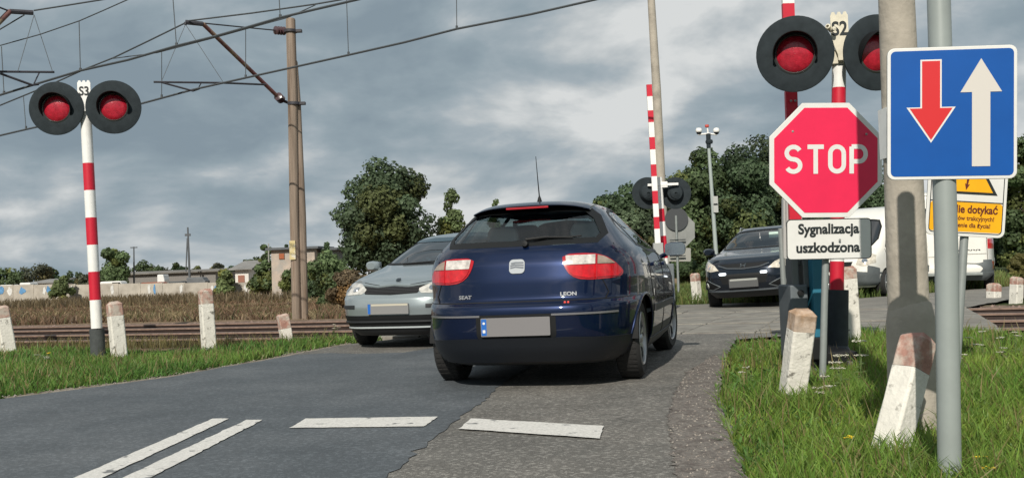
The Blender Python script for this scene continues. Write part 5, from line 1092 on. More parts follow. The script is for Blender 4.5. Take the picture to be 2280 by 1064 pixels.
# ---------------- person helper: one continuous skinned body
def seated_person(label, loc, yaw, cloth, seat_parent=None):
    t = bpy.data.objects.new('person', None); me = bpy.data.meshes.new('person')
    J = [(0, 0, 0, .15), (0, -.03, .18, .145), (0, -.05, .36, .16), (0, -.05, .50, .10), (0, -.03, .58, .055), (0, -.01, .66, .085), (0, 0, .74, .095), (0, 0, .81, .07),
         (.19, -.05, .47, .065), (.26, .10, .26, .048), (.16, .36, .33, .038), (.13, .44, .36, .036), (-.19, -.05, .47, .065), (-.26, .10, .26, .048), (-.16, .36, .33, .038), (-.13, .44, .36, .036),
         (.11, .20, -.02, .085), (.13, .46, .0, .062), (.13, .62, -.33, .045), (-.11, .20, -.02, .085), (-.13, .46, .0, .062), (-.13, .62, -.33, .045)]
    E = [(0, 1), (1, 2), (2, 3), (3, 4), (4, 5), (5, 6), (6, 7), (3, 8), (8, 9), (9, 10), (10, 11), (3, 12), (12, 13), (13, 14), (14, 15), (0, 16), (16, 17), (17, 18), (0, 19), (19, 20), (20, 21)]
    me.from_pydata([j[:3] for j in J], E, []); o = bpy.data.objects.new('person', me); C.objects.link(o); o.location = loc; o.rotation_euler = (0, 0, R(yaw))
    md = o.modifiers.new('skin', 'SKIN'); 
    for i, v in enumerate(me.skin_vertices[0].data): v.radius = (J[i][3], J[i][3]*.82)
    me.skin_vertices[0].data[0].use_root = True
    s2 = o.modifiers.new('sub', 'SUBSURF'); s2.levels = 2; s2.render_levels = 2
    dg = bpy.context.evaluated_depsgraph_get(); dg.update(); m2 = bpy.data.meshes.new_from_object(o.evaluated_get(dg)); o.modifiers.clear(); o.data = m2
    m2.materials.clear(); m2.materials.append(cloth); m2.materials.append(mat('skin', (.45, .24, .17), .55)); m2.name = 'person'
    for p in m2.polygons:
        c = p.center; p.use_smooth = True; p.material_index = 1 if (c.z > .57 or c.y > .34 and c.z > .25) else 0
    tag(o, label, 'person')
    mb = MB(); n = 10; mb.lathe([(.101, -.01), (.104, .04), (.085, .09), (.04, .115), (.001, .12)], (0, -.012, .755), Z1, 18); h = part(mb, 'hair', mat('hair_dark', (.03, .022, .018), .7), o)
    mb = MB(); mb.lathe([(.016, 0), (.011, .02), (.001, .028)], (0, .082, .70), Vector((0, 1, -.3)), 8); part(mb, 'nose', MC['skin'], o)
    for sx in (1, -1): mb = MB(); mb.lathe([(.011, 0), (.008, .004), (.001, .006)], (sx*.032, .083, .728), Y1, 8); part(mb, 'eye', M_ink, o)
    mb = MB(); mb.box((0, .088, .665), (.045, .008, .008)); part(mb, 'mouth', mat('lips', (.28, .10, .08), .5), o)
    for sx in (1, -1):
        mb = MB(); mb.lathe([(.022, -.008), (.022, .008), (.001, .01)], (sx*.088, 0, .71), Vector((sx, 0, 0)), 10); part(mb, 'ear', MC['skin'], o)
    return o
# ---------------- black crossover from the front
def crossover():
    W = smoothtab([(.2, .76), (.3, .86), (.5, .905), (.8, .91), (.95, .895), (1.05, .86), (1.15, .80), (1.3, .72), (1.45, .64), (1.53, .58), (1.565, .46), (1.585, .2)], .02)
    YF = smoothtab([(.2, 1.98), (.28, 2.08), (.45, 2.17), (.6, 2.18), (.75, 2.14), (.86, 2.05), (.93, 1.93), (.99, 1.70), (1.04, 1.38), (1.08, 1.12), (1.13, .97), (1.25, .72), (1.4, .38), (1.5, .12), (1.55, -.1), (1.585, -.6)], .014)
    YR = smoothtab([(.2, -1.9), (.35, -2.15), (.6, -2.18), (1.0, -2.12), (1.15, -2.0), (1.45, -1.7), (1.54, -1.5), (1.585, -.9)], .02)
    S = Shell(W, YR, YF, 4.6); zs = list(np.concatenate([np.arange(.2, .8, .03), np.arange(.8, 1.14, .0125), np.arange(1.14, 1.52, .026), np.arange(1.525, 1.585, .008), [1.5849]]))
    sh = smooth_poly([(-.76, 1.11), (-.60, 1.47), (-.3, 1.50), (.3, 1.50), (.60, 1.47), (.76, 1.11), (.4, 1.10), (-.4, 1.10)], 1)
    sw = [(-1.5, 1.1), (-1.4, 1.35), (-.9, 1.46), (-.2, 1.49), (.1, 1.45), (.5, 1.24), (.78, 1.07), (.6, 1.05)]
    body = paint('paint_black_blue', (.008, .013, .022), .3, .25)
    yaw = 180-27.; q = R(yaw); fwd = Vector((-math.sin(q), math.cos(q), 0)); rgt = Vector((math.cos(q), math.sin(q), 0)); r_, fy, ry = .345, 1.30, -1.32
    ct = gnd(1594, 682); loc = ct-rgt*.80-fwd*fy; loc.z = -.0
    wh = [(sx*.79, yy, r_) for sx in (1, -1) for yy in (ry, fy)]
    t, b = car_base('crossover_car', 'black crossover with lit running lights waiting on the far side of the crossing', 'car', loc, yaw, S, zs, body, .36, wh, [('F', sh), (1, sw), (-1, sw)], archr=.385, roll=2.2)
    for (x, y, r) in wh: wheel(t, x, y, r, .22, 5, steer=(10 if y > 0 else 0))
    gl = glassmat('car_glass_clearer', (.30, .36, .38), .08); gl2 = glassmat('car_glass_front', (.16, .22, .24), .12)
    mb = MB(); patch(mb, S, 'F', sh, -.003, .03); g = part(mb, 'windscreen', gl, t); mb = MB(); band(mb, S, 'F', sh, .03, .001); part(mb, 'window_border', M_black, g)
    mb = MB(); patch(mb, S, 'F', [(.20, 1.35), (.20, 1.43), (.54, 1.43), (.54, 1.35)][::1], .002, .03); 
    mb = MB(); c = Vector((-.36, .42, 1.36)); mb.box(c, (.42, .02, .12), (X1, Vector((0, 1, .2)).normalized(), Vector((0, -.2, 1)).normalized())); part(mb, 'sun_visor', mat('visor_pale', (.45, .58, .52), .7), t, bevel=.02)
    for sg in (1, -1):
        mb = MB(); patch(mb, S, sg, sw, -.003, .04); g = part(mb, 'side_window', gl2, t); mb = MB(); band(mb, S, sg, sw, .022, .002); mb.add([S.P(sg, -.42, 1.06, .003), S.P(sg, -.34, 1.06, .003), S.P(sg, -.40, 1.48, .003), S.P(sg, -.46, 1.48, .003)], [(0, 1, 2, 3)]); part(mb, 'window_frame', M_trim, g)
        mb = MB(); mb.tube([S.P(sg, -1.3, 1.50, .02), S.P(sg, -.9, 1.52, .05), S.P(sg, -.3, 1.53, .05), S.P(sg, .0, 1.50, .02)], .014, 8); part(mb, 'roof_rail', M_galv, t)
        headgear(t, S, .80, sg*.99, 1.10, body, sg, 1.1)
        mb = MB(); P = [(.45, .42), (.62, .36), (.80, .39), (.83, .50), (.72, .55)]; patch(mb, S, 'F', P if sg > 0 else mirror(P), .004, .02); fg = part(mb, 'fog_recess', M_black, t)
        mb = MB(); q_ = P+[P[0]]; seamline(mb, S, 'F', [(sg*p[0], p[1]) for p in q_], .008, .006); part(mb, 'fog_trim', mat('fog_trim_grey', (.16, .18, .19), .35, metal=.4), fg)
        mb = MB(); c = S.P('F', sg*.72, .455, .008); mb.lathe([(.05, 0), (.045, .012), (.001, .016)], c, S.N('F', sg*.72, .455), 18); part(mb, 'fog_lamp', mat('fog_glass', (.6, .62, .6), .15, coat=1, metal=.3), fg)
        mb = MB(); c = S.P('F', sg*.38, .64, .03); mb.prism(rrect(.13, .05, .022), c, X1, Z1, Vector((sg*.2, 1, 0)).normalized(), -.02, .0); part(mb, 'running_light', mat('led_white', (.8, .85, .9), .3, emit=(.8, .9, 1), es=1.3), t)
    hl = [(.46, .72), (.64, .70), (.79, .75), (.845, .84), (.835, .92), (.72, .90), (.56, .82)]
    for sg in (1, -1): front_lamp(S, t, hl, sg, mat('headlamp_glass_warm', (.72, .66, .55), .12, coat=1, vary=.35, vscale=14, metal=.3), inner=[(.66, .775, .035), (.77, .83, .05)])
    mb = MB(); patch(mb, S, 'F', [(-.36, .74), (-.46, .83), (.46, .83), (.36, .74), (0, .715)], .004, .02); part(mb, 'upper_grille', M_black, t)
    mb = MB(); seamline(mb, S, 'F', [(-.47, .80), (-.3, .745), (0, .725), (.3, .745), (.47, .80)], .012, .010); part(mb, 'grille_bar', mat('grille_bar_grey', (.14, .16, .18), .3, metal=.5), t)
    c = S.P('F', 0, .775, .02); mb = MB(); na = S.N('F', 0, .775)
    for x in (-.04, .04): stroke(mb, [(x-.008, -.035), (x+.012, .035)], .018, c, -X1, Z1, na, .003)
    stroke(mb, [(-.045, -.006), (.05, .008)], .014, c, -X1, Z1, na, .004); part(mb, 'badge', M_chrome, t, recalc=False)
    mb = MB(); patch(mb, S, 'F', [(-.40, .46), (-.46, .64), (.46, .64), (.40, .46)], .004, .03); part(mb, 'lower_grille', M_black, t)
    mb = MB(); seamline(mb, S, 'F', [(-.86, .345), (-.4, .33), (.4, .33), (.86, .345)], .022, .004); part(mb, 'bumper_lip', mat('lip_grey', (.06, .07, .08), .45), t)
    P0 = S.P('F', 0, .47, .02); mb = MB(); mb.prism(rrect(.54, .16, .008, 3), P0, -X1, Z1, Y1, -.012, 0); pl = part(mb, 'licence_plate', mat('plate_dim', (.085, .088, .09), .5), t); mb = MB(); mb.prism(rrect(.5, .035, .004, 2, .0, .06), P0, -X1, Z1, Y1, 0, .001); part(mb, 'plate_edge', mat('plate_pale', (.34, .35, .33), .5), pl)
    mb = MB(); mb.box((0, -.2, .55), (1.5, 3.3, .05)); mb.box((0, .98, .96), (1.45, .4, .2)); part(mb, 'cabin_floor', M_cloth2, t)
    seats(t, [(.02, (-.38, .38)), (-.85, (-.38, .38))], .62, .5, M_cloth2, True, .62)
    mb = MB(); mb.tube([(0, .55, 1.42), (0, .55, 1.34)], .003, 5); mb.lathe([(.001, -.03), (.02, 0), (.001, .03)], (0, .55, 1.31), Z1, 10); part(mb, 'hanging_ornament', M_swhite, t)
    mb = MB(); c = Vector((.38, .64, 1.03)); mb.tube([c+Vector((.18*math.cos(a), .05*math.sin(a), .17*math.sin(a))) for a in np.linspace(0, 2*np.pi, 25)], .014, 6, cap=False); part(mb, 'steering_wheel', M_black, t)
    p = loc+rgt*.38+fwd*.12+Z1*.53; seated_person('driver in dark clothes at the wheel of the black crossover', p, yaw, mat('jacket_dark', (.03, .035, .05), .85))
    p = loc-rgt*.38+fwd*.12+Z1*.51; seated_person('passenger in a rust top beside the driver of the black crossover', p, yaw, mat('top_rust', (.16, .05, .04), .85))
crossover()
# ---------------- vans
def van(name, label, base, yaw, front, roll=0.):
    W = smoothtab([(.25, .86), (.35, .96), (.6, .995), (1.1, 1.0), (1.5, .97), (2.0, .92), (2.25, .87), (2.32, .80), (2.36, .62), (2.38, .3)], .02)
    YF = smoothtab([(.25, 2.52), (.4, 2.62), (.6, 2.66), (.85, 2.62), (1.0, 2.50), (1.15, 2.25), (1.25, 2.02), (1.6, 1.66), (2.0, 1.25), (2.15, 1.02), (2.28, .7), (2.34, .2), (2.38, -.5)], .015)
    YR = smoothtab([(.25, -2.35), (.35, -2.42), (.5, -2.45), (.62, -2.42), (1.2, -2.40), (2.2, -2.32), (2.3, -2.26), (2.36, -2.0), (2.38, -1.5)], .012)
    S = Shell(W, YR, YF, 9.); zs = list(np.concatenate([np.arange(.25, .9, .05), np.arange(.9, 1.3, .025), np.arange(1.3, 2.28, .05), np.arange(2.285, 2.38, .012), [2.3799]]))
    sh = smooth_poly([(-.84, 1.30), (-.76, 1.95), (-.4, 2.0), (.4, 2.0), (.76, 1.95), (.84, 1.30), (.4, 1.24), (-.4, 1.24)], 1)
    sw = [(.75, 1.22), (.75, 1.92), (1.12, 1.92), (1.55, 1.52), (1.72, 1.25), (1.6, 1.18)]
    body = mat('van_white', (.74, .73, .68), .35, coat=.5, vary=.04, vscale=3); r_, fy, ry = .34, 1.75, -1.6
    wh = [(sx*.86, yy, r_) for sx in (1, -1) for yy in (ry, fy)]; M_g = mat('van_bumper_grey', (.10, .115, .12), .6, vary=.12)
    t, b = car_base(name, label, 'van', base, yaw, S, zs, body, .0, wh, [('F', sh), (1, sw), (-1, sw)], archr=.39, N=280, roll=roll)
    for (x, y, r) in wh: wheel(t, x, y, r, .22, 5, M_steelrim, steer=(12 if y > 0 and front else 0))
    gl = glassmat('car_glass_front', (.16, .22, .24), .12)
    mb = MB(); patch(mb, S, 'F', sh, -.003, .06); g = part(mb, 'windscreen', gl, t); mb = MB(); band(mb, S, 'F', sh, .04, .001); part(mb, 'window_border', M_black, g)
    for sg in (1, -1):
        mb = MB(); patch(mb, S, sg, sw, -.003, .04); g = part(mb, 'side_window', gl, t); mb = MB(); band(mb, S, sg, sw, .03, .002); part(mb, 'window_frame', M_trim, g)
        mb = MB()
        for L_ in ([(.72, 1.95), (.72, .42)], [(1.78, 1.2), (1.72, .75)], [(-.55, 1.95), (-.55, .45)]): seamline(mb, S, sg, L_, .006)
        part(mb, 'door_gap', M_seam, t)
        mb = MB(); patch(mb, S, sg, [(-1.15, .55), (-1.15, .72), (1.3, .72), (1.3, .55)], .014, .08, thick=.016); part(mb, 'rub_strip', M_g, t)
        mb = MB(); mb.box((sg*1.16, 1.62, 1.42), (.2, .12, .38)); mb.box((sg*1.04, 1.6, 1.32), (.14, .05, .05)); part(mb, 'mirror', M_trim, t, bevel=.04)
    if front:
        mb = MB(); patch(mb, S, 'F', [(-.97, .30), (-.985, .62), (-.6, .66), (-.52, .58), (.52, .58), (.6, .66), (.985, .62), (.97, .30)], .012, .04, thick=.014); patch(mb, S, 1, [(2.15, .30), (2.15, .72), (2.55, .80), (2.62, .30)], .012, .04, thick=.014); patch(mb, S, -1, [(2.15, .30), (2.15, .72), (2.55, .80), (2.62, .30)], .012, .04, thick=.014); part(mb, 'front_bumper', M_g, t)
        mb = MB(); patch(mb, S, 'F', [(-.45, .66), (-.50, .90), (.50, .90), (.45, .66)], .004, .04); part(mb, 'grille', M_black, t)
        hl = [(.60, .82), (.62, 1.05), (.80, 1.12), (.94, 1.05), (.96, .86), (.80, .78)]
        for sg in (1, -1): front_lamp(S, t, hl, sg, MC['headlamp_glass_warm'], inner=[(.78, .92, .07)])
    else:
        M_tlw = mat('tail_white', (.6, .6, .58), .2, coat=.6)
        for sg in (1, -1):
            for z0, z1, m, nm in ((.46, .66, M_lensred, 'tail_light'), (.66, .95, M_tlw, 'reversing_light'), (.95, 1.18, M_lensred, 'brake_light')):
                mb = MB(); x0, x1 = .875, .985; P = [(sg*x0, z0), (sg*x0, z1), (sg*x1, z1), (sg*x1, z0)]; patch(mb, S, 'R', P, .012, .02, thick=.014); part(mb, nm, m, t)
            mb = MB(); P = [(sg*.86, .27), (sg*.86, .46), (sg*.985, .46), (sg*.985, .27)]; patch(mb, S, 'R', P, .008, .04, thick=.01); part(mb, 'corner_trim', M_g, t)
        mb = MB(); patch(mb, S, 'R', [(-.98, .26), (-.98, .42), (.98, .42), (.98, .26)], .05, .05, thick=.055); patch(mb, S, 1, [(-2.42, .27), (-2.42, .70), (-2.2, .70), (-2.05, .27)], .015, .05, thick=.02); part(mb, 'rear_bumper', M_g, t)
        mb = MB(); mb.box((0, -2.52, .38), (1.5, .14, .06)); part(mb, 'step', M_galv, t, bevel=.01)
        mb = MB(); seamline(mb, S, 'R', [(0, .44), (0, 2.25)], .008); seamline(mb, S, 'R', [(-.86, .62), (-.86, 2.25), (.86, 2.25), (.86, .62)], .007); part(mb, 'door_gap', M_seam, t)
        mb = MB(); seamline(mb, S, 'R', [(-.84, .80), (-.03, .80)], .008, .002); seamline(mb, S, 'R', [(.03, .84), (.84, .84)], .008, .002); part(mb, 'door_crease', mat('crease_grey', (.30, .30, .28), .6), t)
        c = S.P('R', .48, .93, .004); mb = MB(); stroke(mb, [(-.22, 0), (-.16, .004)], .03, c, X1, Z1, Vector((0, -1, 0)), .002)
        for k in range(9): x = -.24+.055*k; stroke(mb, [(x, -.016), (x+.035, .016)] if k % 2 else [(x, .01), (x+.04, -.004)], .018, c, X1, Z1, Vector((0, -1, 0)), .0022)
        part(mb, 'lettering', M_ink, t, recalc=False)
        c = S.P('R', -.72, .86, .004); mb = MB(); mb.prism(rrect(.16, .10, .01), c, X1, Z1, Vector((0, -1, 0)), 0, .012); part(mb, 'door_handle', M_trim, t)
        for z0, z1 in ((1.50, 1.95),):
            for sg in (1, -1):
                mb = MB(); P = rrect(.62, z1-z0, .06, 3, sg*.45, (z0+z1)/2); patch(mb, S, 'R', P, .004, .05); part(mb, 'rear_window', mat('van_window_dark', (.02, .025, .03), .1), t)
        for (y0, y1) in ((-1.9, -.7), (-.45, .6)):
            mb = MB(); P = rrect(y1-y0, .52, .07, 3, (y0+y1)/2, 1.56); patch(mb, S, 1, P, .006, .05); part(mb, 'side_pane', MC['van_window_dark'], t)
    mb = MB(); mb.box((0, 1.2, .7), (1.7, 1.8, .05)); mb.box((0, 1.75, 1.08), (1.7, .4, .25)); part(mb, 'cabin_floor', M_cloth2, t)
    seats(t, [(1.0, (-.5, .5))], .8, .5, M_cloth2, True, .62)
    return t
# front van: its front axle corner shows left of the concrete pole
yaw1 = 180-44; q = R(yaw1); f1 = Vector((-math.sin(q), math.cos(q), 0)); r1 = Vector((math.cos(q), math.sin(q), 0))
ct = gnd(1966, 661); ct = Vector((atY(1966, 650, 21.6).x, 21.6, 0)); loc = ct+r1*.86*.88-f1*1.75*.88; loc.z = -.02
vv = van('parked_van', 'white van facing the camera between the octagonal sign and the concrete pole', loc, yaw1, True); vv.scale = (.88, .88, .86)
yaw2 = -26.; q = R(yaw2); f2 = Vector((-math.sin(q), math.cos(q), 0)); r2 = Vector((math.cos(q), math.sin(q), 0))
cr = Vector((atY(2212, 600, 22.6).x, 22.6, -.02)); loc = cr-r2*.97+f2*2.42; loc.z = -.02
van('parked_van', 'white van seen from the rear, parked behind the yellow warning sign', loc, yaw2, False)
# ------------------------------------------------------------------ trees and bushes
def tree(name, label, base, h, wd, seed, col, n=9000, leaf=.09, trunk_h=.25, blobs=14, shape='round', group=None, cat='tree', gap=.0, depth=None, vs=1., bark=(.07, .055, .04), low=.12, lsz=1.):
    r = np.random.default_rng(seed); depth = depth or wd; base = Vector(base); t = thing(name, label, cat, base, 0, group)
    bl = []; ez = h*(1-low)/2; mn = min(wd, depth, h*1.1)
    while len(bl) < blobs:
        v = r.uniform(-1, 1, 3)
        if (v**2).sum() > 1 or (v**2).sum() < .12: continue
        u = (v[2]+1)/2; k_ = 1.
        if shape == 'cone': k_ = 1.15*(1-u)+.05
        elif shape == 'slim': k_ = min(1, 1.5*(1-u)+.3)
        elif shape == 'bushy': v[2] = v[2]*1.0-.14; k_ = 1.1
        s_ = r.uniform(.11, .21)*mn*(.6+.4*k_)*(1.55 if shape == 'slim' else 1)
        bl.append((v[0]*wd*.40*k_, v[1]*depth*.40*k_, h*low+ez+v[2]*ez*.84, s_, s_*r.uniform(.75, 1.05)*vs))
    bl.append((0, 0, h*low+ez*.9, wd*.26, ez*.55))
    vol = np.array([b[3]**2*b[4] for b in bl])**.6; pk = r.choice(len(bl), n, p=vol/vol.sum()); B = np.array(bl)[pk]
    d = r.normal(size=(n, 3)); d /= np.linalg.norm(d, axis=1)[:, None]; rr = r.uniform(.55, 1.12, n)**.7; rr *= 1+.18*np.sin(d[:, 0]*7+pk)*np.cos(d[:, 2]*6+pk*2)
    P = np.stack([B[:, 0]+d[:, 0]*B[:, 3]*rr, B[:, 1]+d[:, 1]*B[:, 3]*rr*depth/wd, B[:, 2]+d[:, 2]*B[:, 4]*rr], 1)
    # small twigs of leaves outside the outline
    P[:, 2] = np.maximum(P[:, 2], .05); nr = d*1.0+r.normal(size=(n, 3))*.45; nr /= np.linalg.norm(nr, axis=1)[:, None]
    up = r.normal(size=(n, 3)); ta = np.cross(nr, up); ta /= np.linalg.norm(ta, axis=1)[:, None]; tb = np.cross(nr, ta); L_ = leaf*r.uniform(.6, 1.4, n)[:, None]*lsz
    V = np.stack([P-ta*L_*.5, P+tb*L_*.42, P+ta*L_*.5, P-tb*L_*.42], 1).reshape(-1, 3); F = (np.arange(n)[:, None]*4+np.arange(4)[None])
    cl = r.uniform(.62, 1.38, len(bl))[pk]*r.uniform(.65, 1.35, n); cc = np.array(col)[None]*cl[:, None]*1.2; yel = r.uniform(0, 1, len(bl))[pk] > .8; cc[yel] *= np.array([1.35, 1.1, .8])
    bulk('crown', V, F, np.repeat(cc, 4, 0), None, None, leafmat('leaf', .35, .6), parent=t)
    mb = MB(); tr_ = max(.03, wd*.03); 
    mb.tube([(base.x, base.y, base.z-.3), (base.x+.01*wd, base.y, base.z+h*.3), (base.x, base.y, base.z+h*.75)], [tr_*1.4, tr_, tr_*.3], 9)
    for k in range(min(8, len(bl))):
        b = bl[k]; z0 = h*r.uniform(.15, .45); e = Vector((b[0], b[1], b[2]))+base; s0 = base+Vector((0, 0, z0)); mb.tube([s0, (s0+e)/2+Vector((0, 0, h*.03)), e], [tr_*.55, tr_*.35, tr_*.1], 6)
    mb.build('trunk', mat('bark_%d' % int(bark[0]*1000), bark, .9, vary=.3, bump=.5), t); return t
def tpos(px, Y, z=None):
    p = atY(px, 600, Y); return Vector((p.x, Y, hgt(p.x, Y) if z is None else z))
def hpx(px, py, Y): return atY(px, py, Y).z
def tr(name, label, px, ptop, wpx, Y, seed, col, **k):
    b = tpos(px, Y, k.pop('z', None)); h = hpx(px, ptop, Y)-b.z; return tree(name, label, b, h, wpx*Y/FPX, seed, col, **k)
G1, G2, G3, G4 = (.065, .10, .052), (.09, .13, .058), (.13, .165, .07), (.08, .11, .062)
tr('broadleaf_tree', 'big dark round tree rising alone behind the pale silver blue car', 860, 350, 215, 62, 1, (.065, .095, .052), n=42000, leaf=.21, blobs=60, low=.10, group='trees behind the tracks')
tr('birch_tree', 'slender loose light green tree just left of the hatchback roof', 1010, 402, 62, 66, 2, (.12, .16, .07), n=4200, leaf=.19, blobs=22, shape='slim', bark=(.3, .3, .27))
tr('birch_tree', 'small light green tree top showing over the hatchback roof left of its aerial', 1107, 420, 42, 72, 3, (.11, .15, .065), n=2400, leaf=.19, blobs=14, shape='slim', bark=(.3, .3, .27))
tr('shrub', 'brown dry bush right beside the front of the silver blue car', 772, 596, 90, 38, 4, (.13, .10, .062), n=7000, leaf=.10, blobs=18, shape='bushy', low=.05, cat='bush')
tr('shrub', 'dense green bush between the timber mast and the big dark tree', 735, 560, 130, 52, 5, G2, n=9000, leaf=.15, blobs=18, shape='bushy', low=.05, cat='bush')
tr('shrub', 'leafy bush right under the flat roofed building, just left of the timber mast', 596, 580, 110, 88, 6, G2, n=4500, leaf=.3, blobs=14, shape='bushy', low=.05, cat='bush')
tr('shrub', 'wide bush hiding the foot of the flat roofed building', 655, 592, 85, 80, 131, G2, n=4500, leaf=.2, blobs=18, shape='bushy', low=.0, cat='bush')
tr('shrub', 'bush before the darker annex, right of the timber mast', 700, 590, 70, 70, 132, G1, n=4500, leaf=.2, blobs=18, shape='bushy', low=.0, cat='bush')
tr('shrub', 'round bush left of the small white walled shed', 497, 596, 60, 92, 7, G3, n=2600, leaf=.28, blobs=10, shape='bushy', low=.05, cat='bush')
tr('shrub', 'light green bush along the graffiti wall left of the striped mast', 135, 606, 55, 96, 8, G3, n=2200, leaf=.28, blobs=10, shape='bushy', low=.05, cat='bush')
tr('conifer', 'spiky dark conifer behind the flat roofed building', 728, 512, 40, 84, 9, G1, n=2600, leaf=.26, blobs=14, shape='cone', cat='tree')
tr('conifer', 'small conifer peeping over the flat roof beside the timber mast', 640, 522, 26, 96, 10, G1, n=1300, leaf=.26, blobs=9, shape='cone', cat='tree')
tr('broadleaf_tree', 'rounded tree standing at the left end of the flat roofed building', 594, 534, 42, 104, 11, G2, n=2200, leaf=.3, blobs=11, low=.1)
tr('broadleaf_tree', 'full green tree right behind the red and white signal mast', 250, 548, 76, 118, 12, G2, n=5200, leaf=.34, blobs=16, low=.08)
# left horizon wood
i = 0
hor = [(18, 590, 80, 'wide low tree at the far left end of the horizon row'), (78, 577, 70, 'highest tree of the left horizon row'), (112, 592, 40, 'small dark tree on the right flank of the left horizon row'), (160, 600, 60, 'low pale tree left of the striped mast on the horizon'), (196, 603, 50, 'low tree hidden partly by the striped signal mast'), (298, 600, 26, 'tiny tree at the foot of the thin lamp pole'), (328, 580, 62, 'greyish round tree right of the thin lamp pole'), (372, 592, 44, 'low tree between the two thin horizon poles'), (400, 580, 40, 'tree left of the taller horizon pole'), (440, 583, 46, 'tree right of the taller horizon pole'), (488, 582, 48, 'dark tree behind the long grey roof end'), (536, 574, 56, 'tree behind the white walled shed'), (566, 566, 50, 'tallest tree right of the white walled shed')]
for px, top, w_, lb in hor:
    i += 1; tr('distant_tree', lb, px, top+2, w_*1.15, 175+(i*37) % 30, 40+i, ((.05, .085, .042), (.07, .10, .046), (.085, .095, .065))[i % 3], n=2600, leaf=.42, blobs=20, low=.02, shape='round' if i % 2 else 'bushy', group='trees on the left horizon', cat='tree')
# tall hedge of trees on the right
rt = [(1398, 405, 95, 'leftmost tree of the tall green row, beside the raised far barrier', 48), (1445, 420, 90, 'tree right behind the raised far barrier', 46), (1520, 362, 110, 'tree directly behind the grey sign backs', 50), (1588, 292, 105, 'tall tree behind the white dome camera mast', 52), (1650, 330, 100, 'tree just right of the camera mast, lower than its neighbours', 50), (1690, 270, 105, 'highest tree of the row, left of the octagonal sign', 53), (1760, 300, 120, 'tree behind the octagonal sign', 55), (1850, 380, 130, 'tree behind the white van facing the camera', 56), (1940, 360, 110, 'tree behind the concrete pole', 58)]
for k, (px, top, w_, lb, Y) in enumerate(rt):
    tr('roadside_tree', lb, px, top, w_*1.75, Y, 70+k, (G1, G4, G2, (.06, .09, .04))[k % 4], n=24000, leaf=.17, blobs=46, low=.03, shape='bushy' if k % 2 else 'round', group='row of trees behind the crossing', z=-.2)
ub = [(1370, 560, 70, 'low bush at the left foot of the tree row'), (1440, 545, 90, 'bush below the raised far barrier'), (1530, 560, 90, 'bush behind the small far bollard'), (1610, 560, 90, 'bush directly behind the black crossover'), (1700, 560, 100, 'bush behind the right half of the black crossover'), (1800, 570, 110, 'bush behind the barrier machine')]
for k, (px, top, w_, lb) in enumerate(ub): tr('hedge_bush', lb, px, top, w_*1.3, 40+k % 3, 90+k, (.05, .08, .035), n=7000, leaf=.14, blobs=16, low=.04, shape='bushy', group='bushes below the tree row', cat='bush', z=-.15)
for k, (px, top, w_, Y, lb) in enumerate([(2268, 225, 150, 40, 'tall tree cut by the right edge above the van'), (2210, 420, 120, 44, 'dark tree filling the gap right of the yellow sign'), (2120, 400, 150, 48, 'tree hidden mostly behind the blue and yellow signs'), (2030, 430, 130, 50, 'tree between the concrete pole and the rear seen van')]):
    tr('roadside_tree', lb, px, top, w_, Y, 110+k, (G2, G1, G4, G4)[k], n=18000, leaf=.15, blobs=40, low=.03, shape='bushy', group='trees on the right side', z=-.2)
tr('shrub', 'yellowish bush at the right edge above the last bollard', 2270, 560, 50, 31, 120, (.15, .14, .05), n=3500, leaf=.12, blobs=12, shape='bushy', low=.04, cat='bush', z=-.1)
# ------------------------------------------------------------------ buildings and things far left
M_wallc = mat('old_concrete_wall', (.40, .37, .32), .9, vary=.2, vscale=.9, bump=.3, bscale=8, col2=(.26, .23, .19), c2s=.6, c2lo=.5, c2hi=.75)
def wpt(px, py, Y): return atY(px, py, Y)
def wall_run():
    A = atY(-60, 660, 101); B = atY(655, 655, 92); A.z = B.z = 0
    t = thing('concrete_wall', 'long low concrete panel wall with blue and white graffiti across the brown field', 'wall', (A.x, A.y, -.85)); d_ = (B-A); L_ = d_.length; d_.normalize(); n_ = Vector((d_.y, -d_.x, 0)); k = 0; x = 0
    while x < L_:
        p = A+d_*(x+1.22); zt = atY(CX+FPX*p.x/p.y, 638 - .0384*0, p.y).z; tp = lerp(hpx(0, 634, 101), hpx(655, 627, 92), (x/L_)); 
        mb = MB(); mb.box((p.x, p.y, (tp-1.2)/2+random.uniform(-.03, .03)), (2.40, .12, tp+1.2), (d_, n_, Z1)); mb.build('panel', M_wallc, t)
        mb = MB(); mb.box((p.x+d_.x*1.23, p.y+d_.y*1.23, (tp-1.2)/2), (.10, .2, tp+1.25), (d_, n_, Z1)); mb.build('wall_post', M_wallc, t); x += 2.46; k += 1
    r = random.Random(5); M_gb = mat('graffiti_blue', (.10, .25, .45), .7, vary=.4, vscale=3); M_gw = mat('graffiti_white', (.60, .60, .58), .7, vary=.2, vscale=3)
    for px, wv, m in ((8, 22, M_gb), (30, 14, M_gw), (60, 20, M_gb), (112, 10, M_gw), (122, 14, M_gb), (175, 14, M_gw), (268, 12, M_gw), (350, 10, M_gw), (362, 8, M_gb), (420, 9, M_gw), (486, 10, M_gw), (494, 9, M_gb), (556, 9, M_gw), (612, 12, M_gw), (626, 9, M_gb)):
        s = (px+60)/715; p = lerp(A, B, s); tp = lerp(hpx(0, 634, 101), hpx(655, 627, 92), s); w_ = wv*p.y/FPX/2; h_ = .5
        cc = Vector((p.x, p.y, tp-.55))+n_*.075; pts = [(w_*r.uniform(.5, 1.1)*math.cos(a), h_*r.uniform(.5, 1.1)*math.sin(a)) for a in np.linspace(0, 2*math.pi, 11)[:-1]]
        mb = MB(); mb.prism(pts, cc, d_, Z1, n_, 0, .012); mb.build('graffiti', m, t)
    return A, B
wall_run()
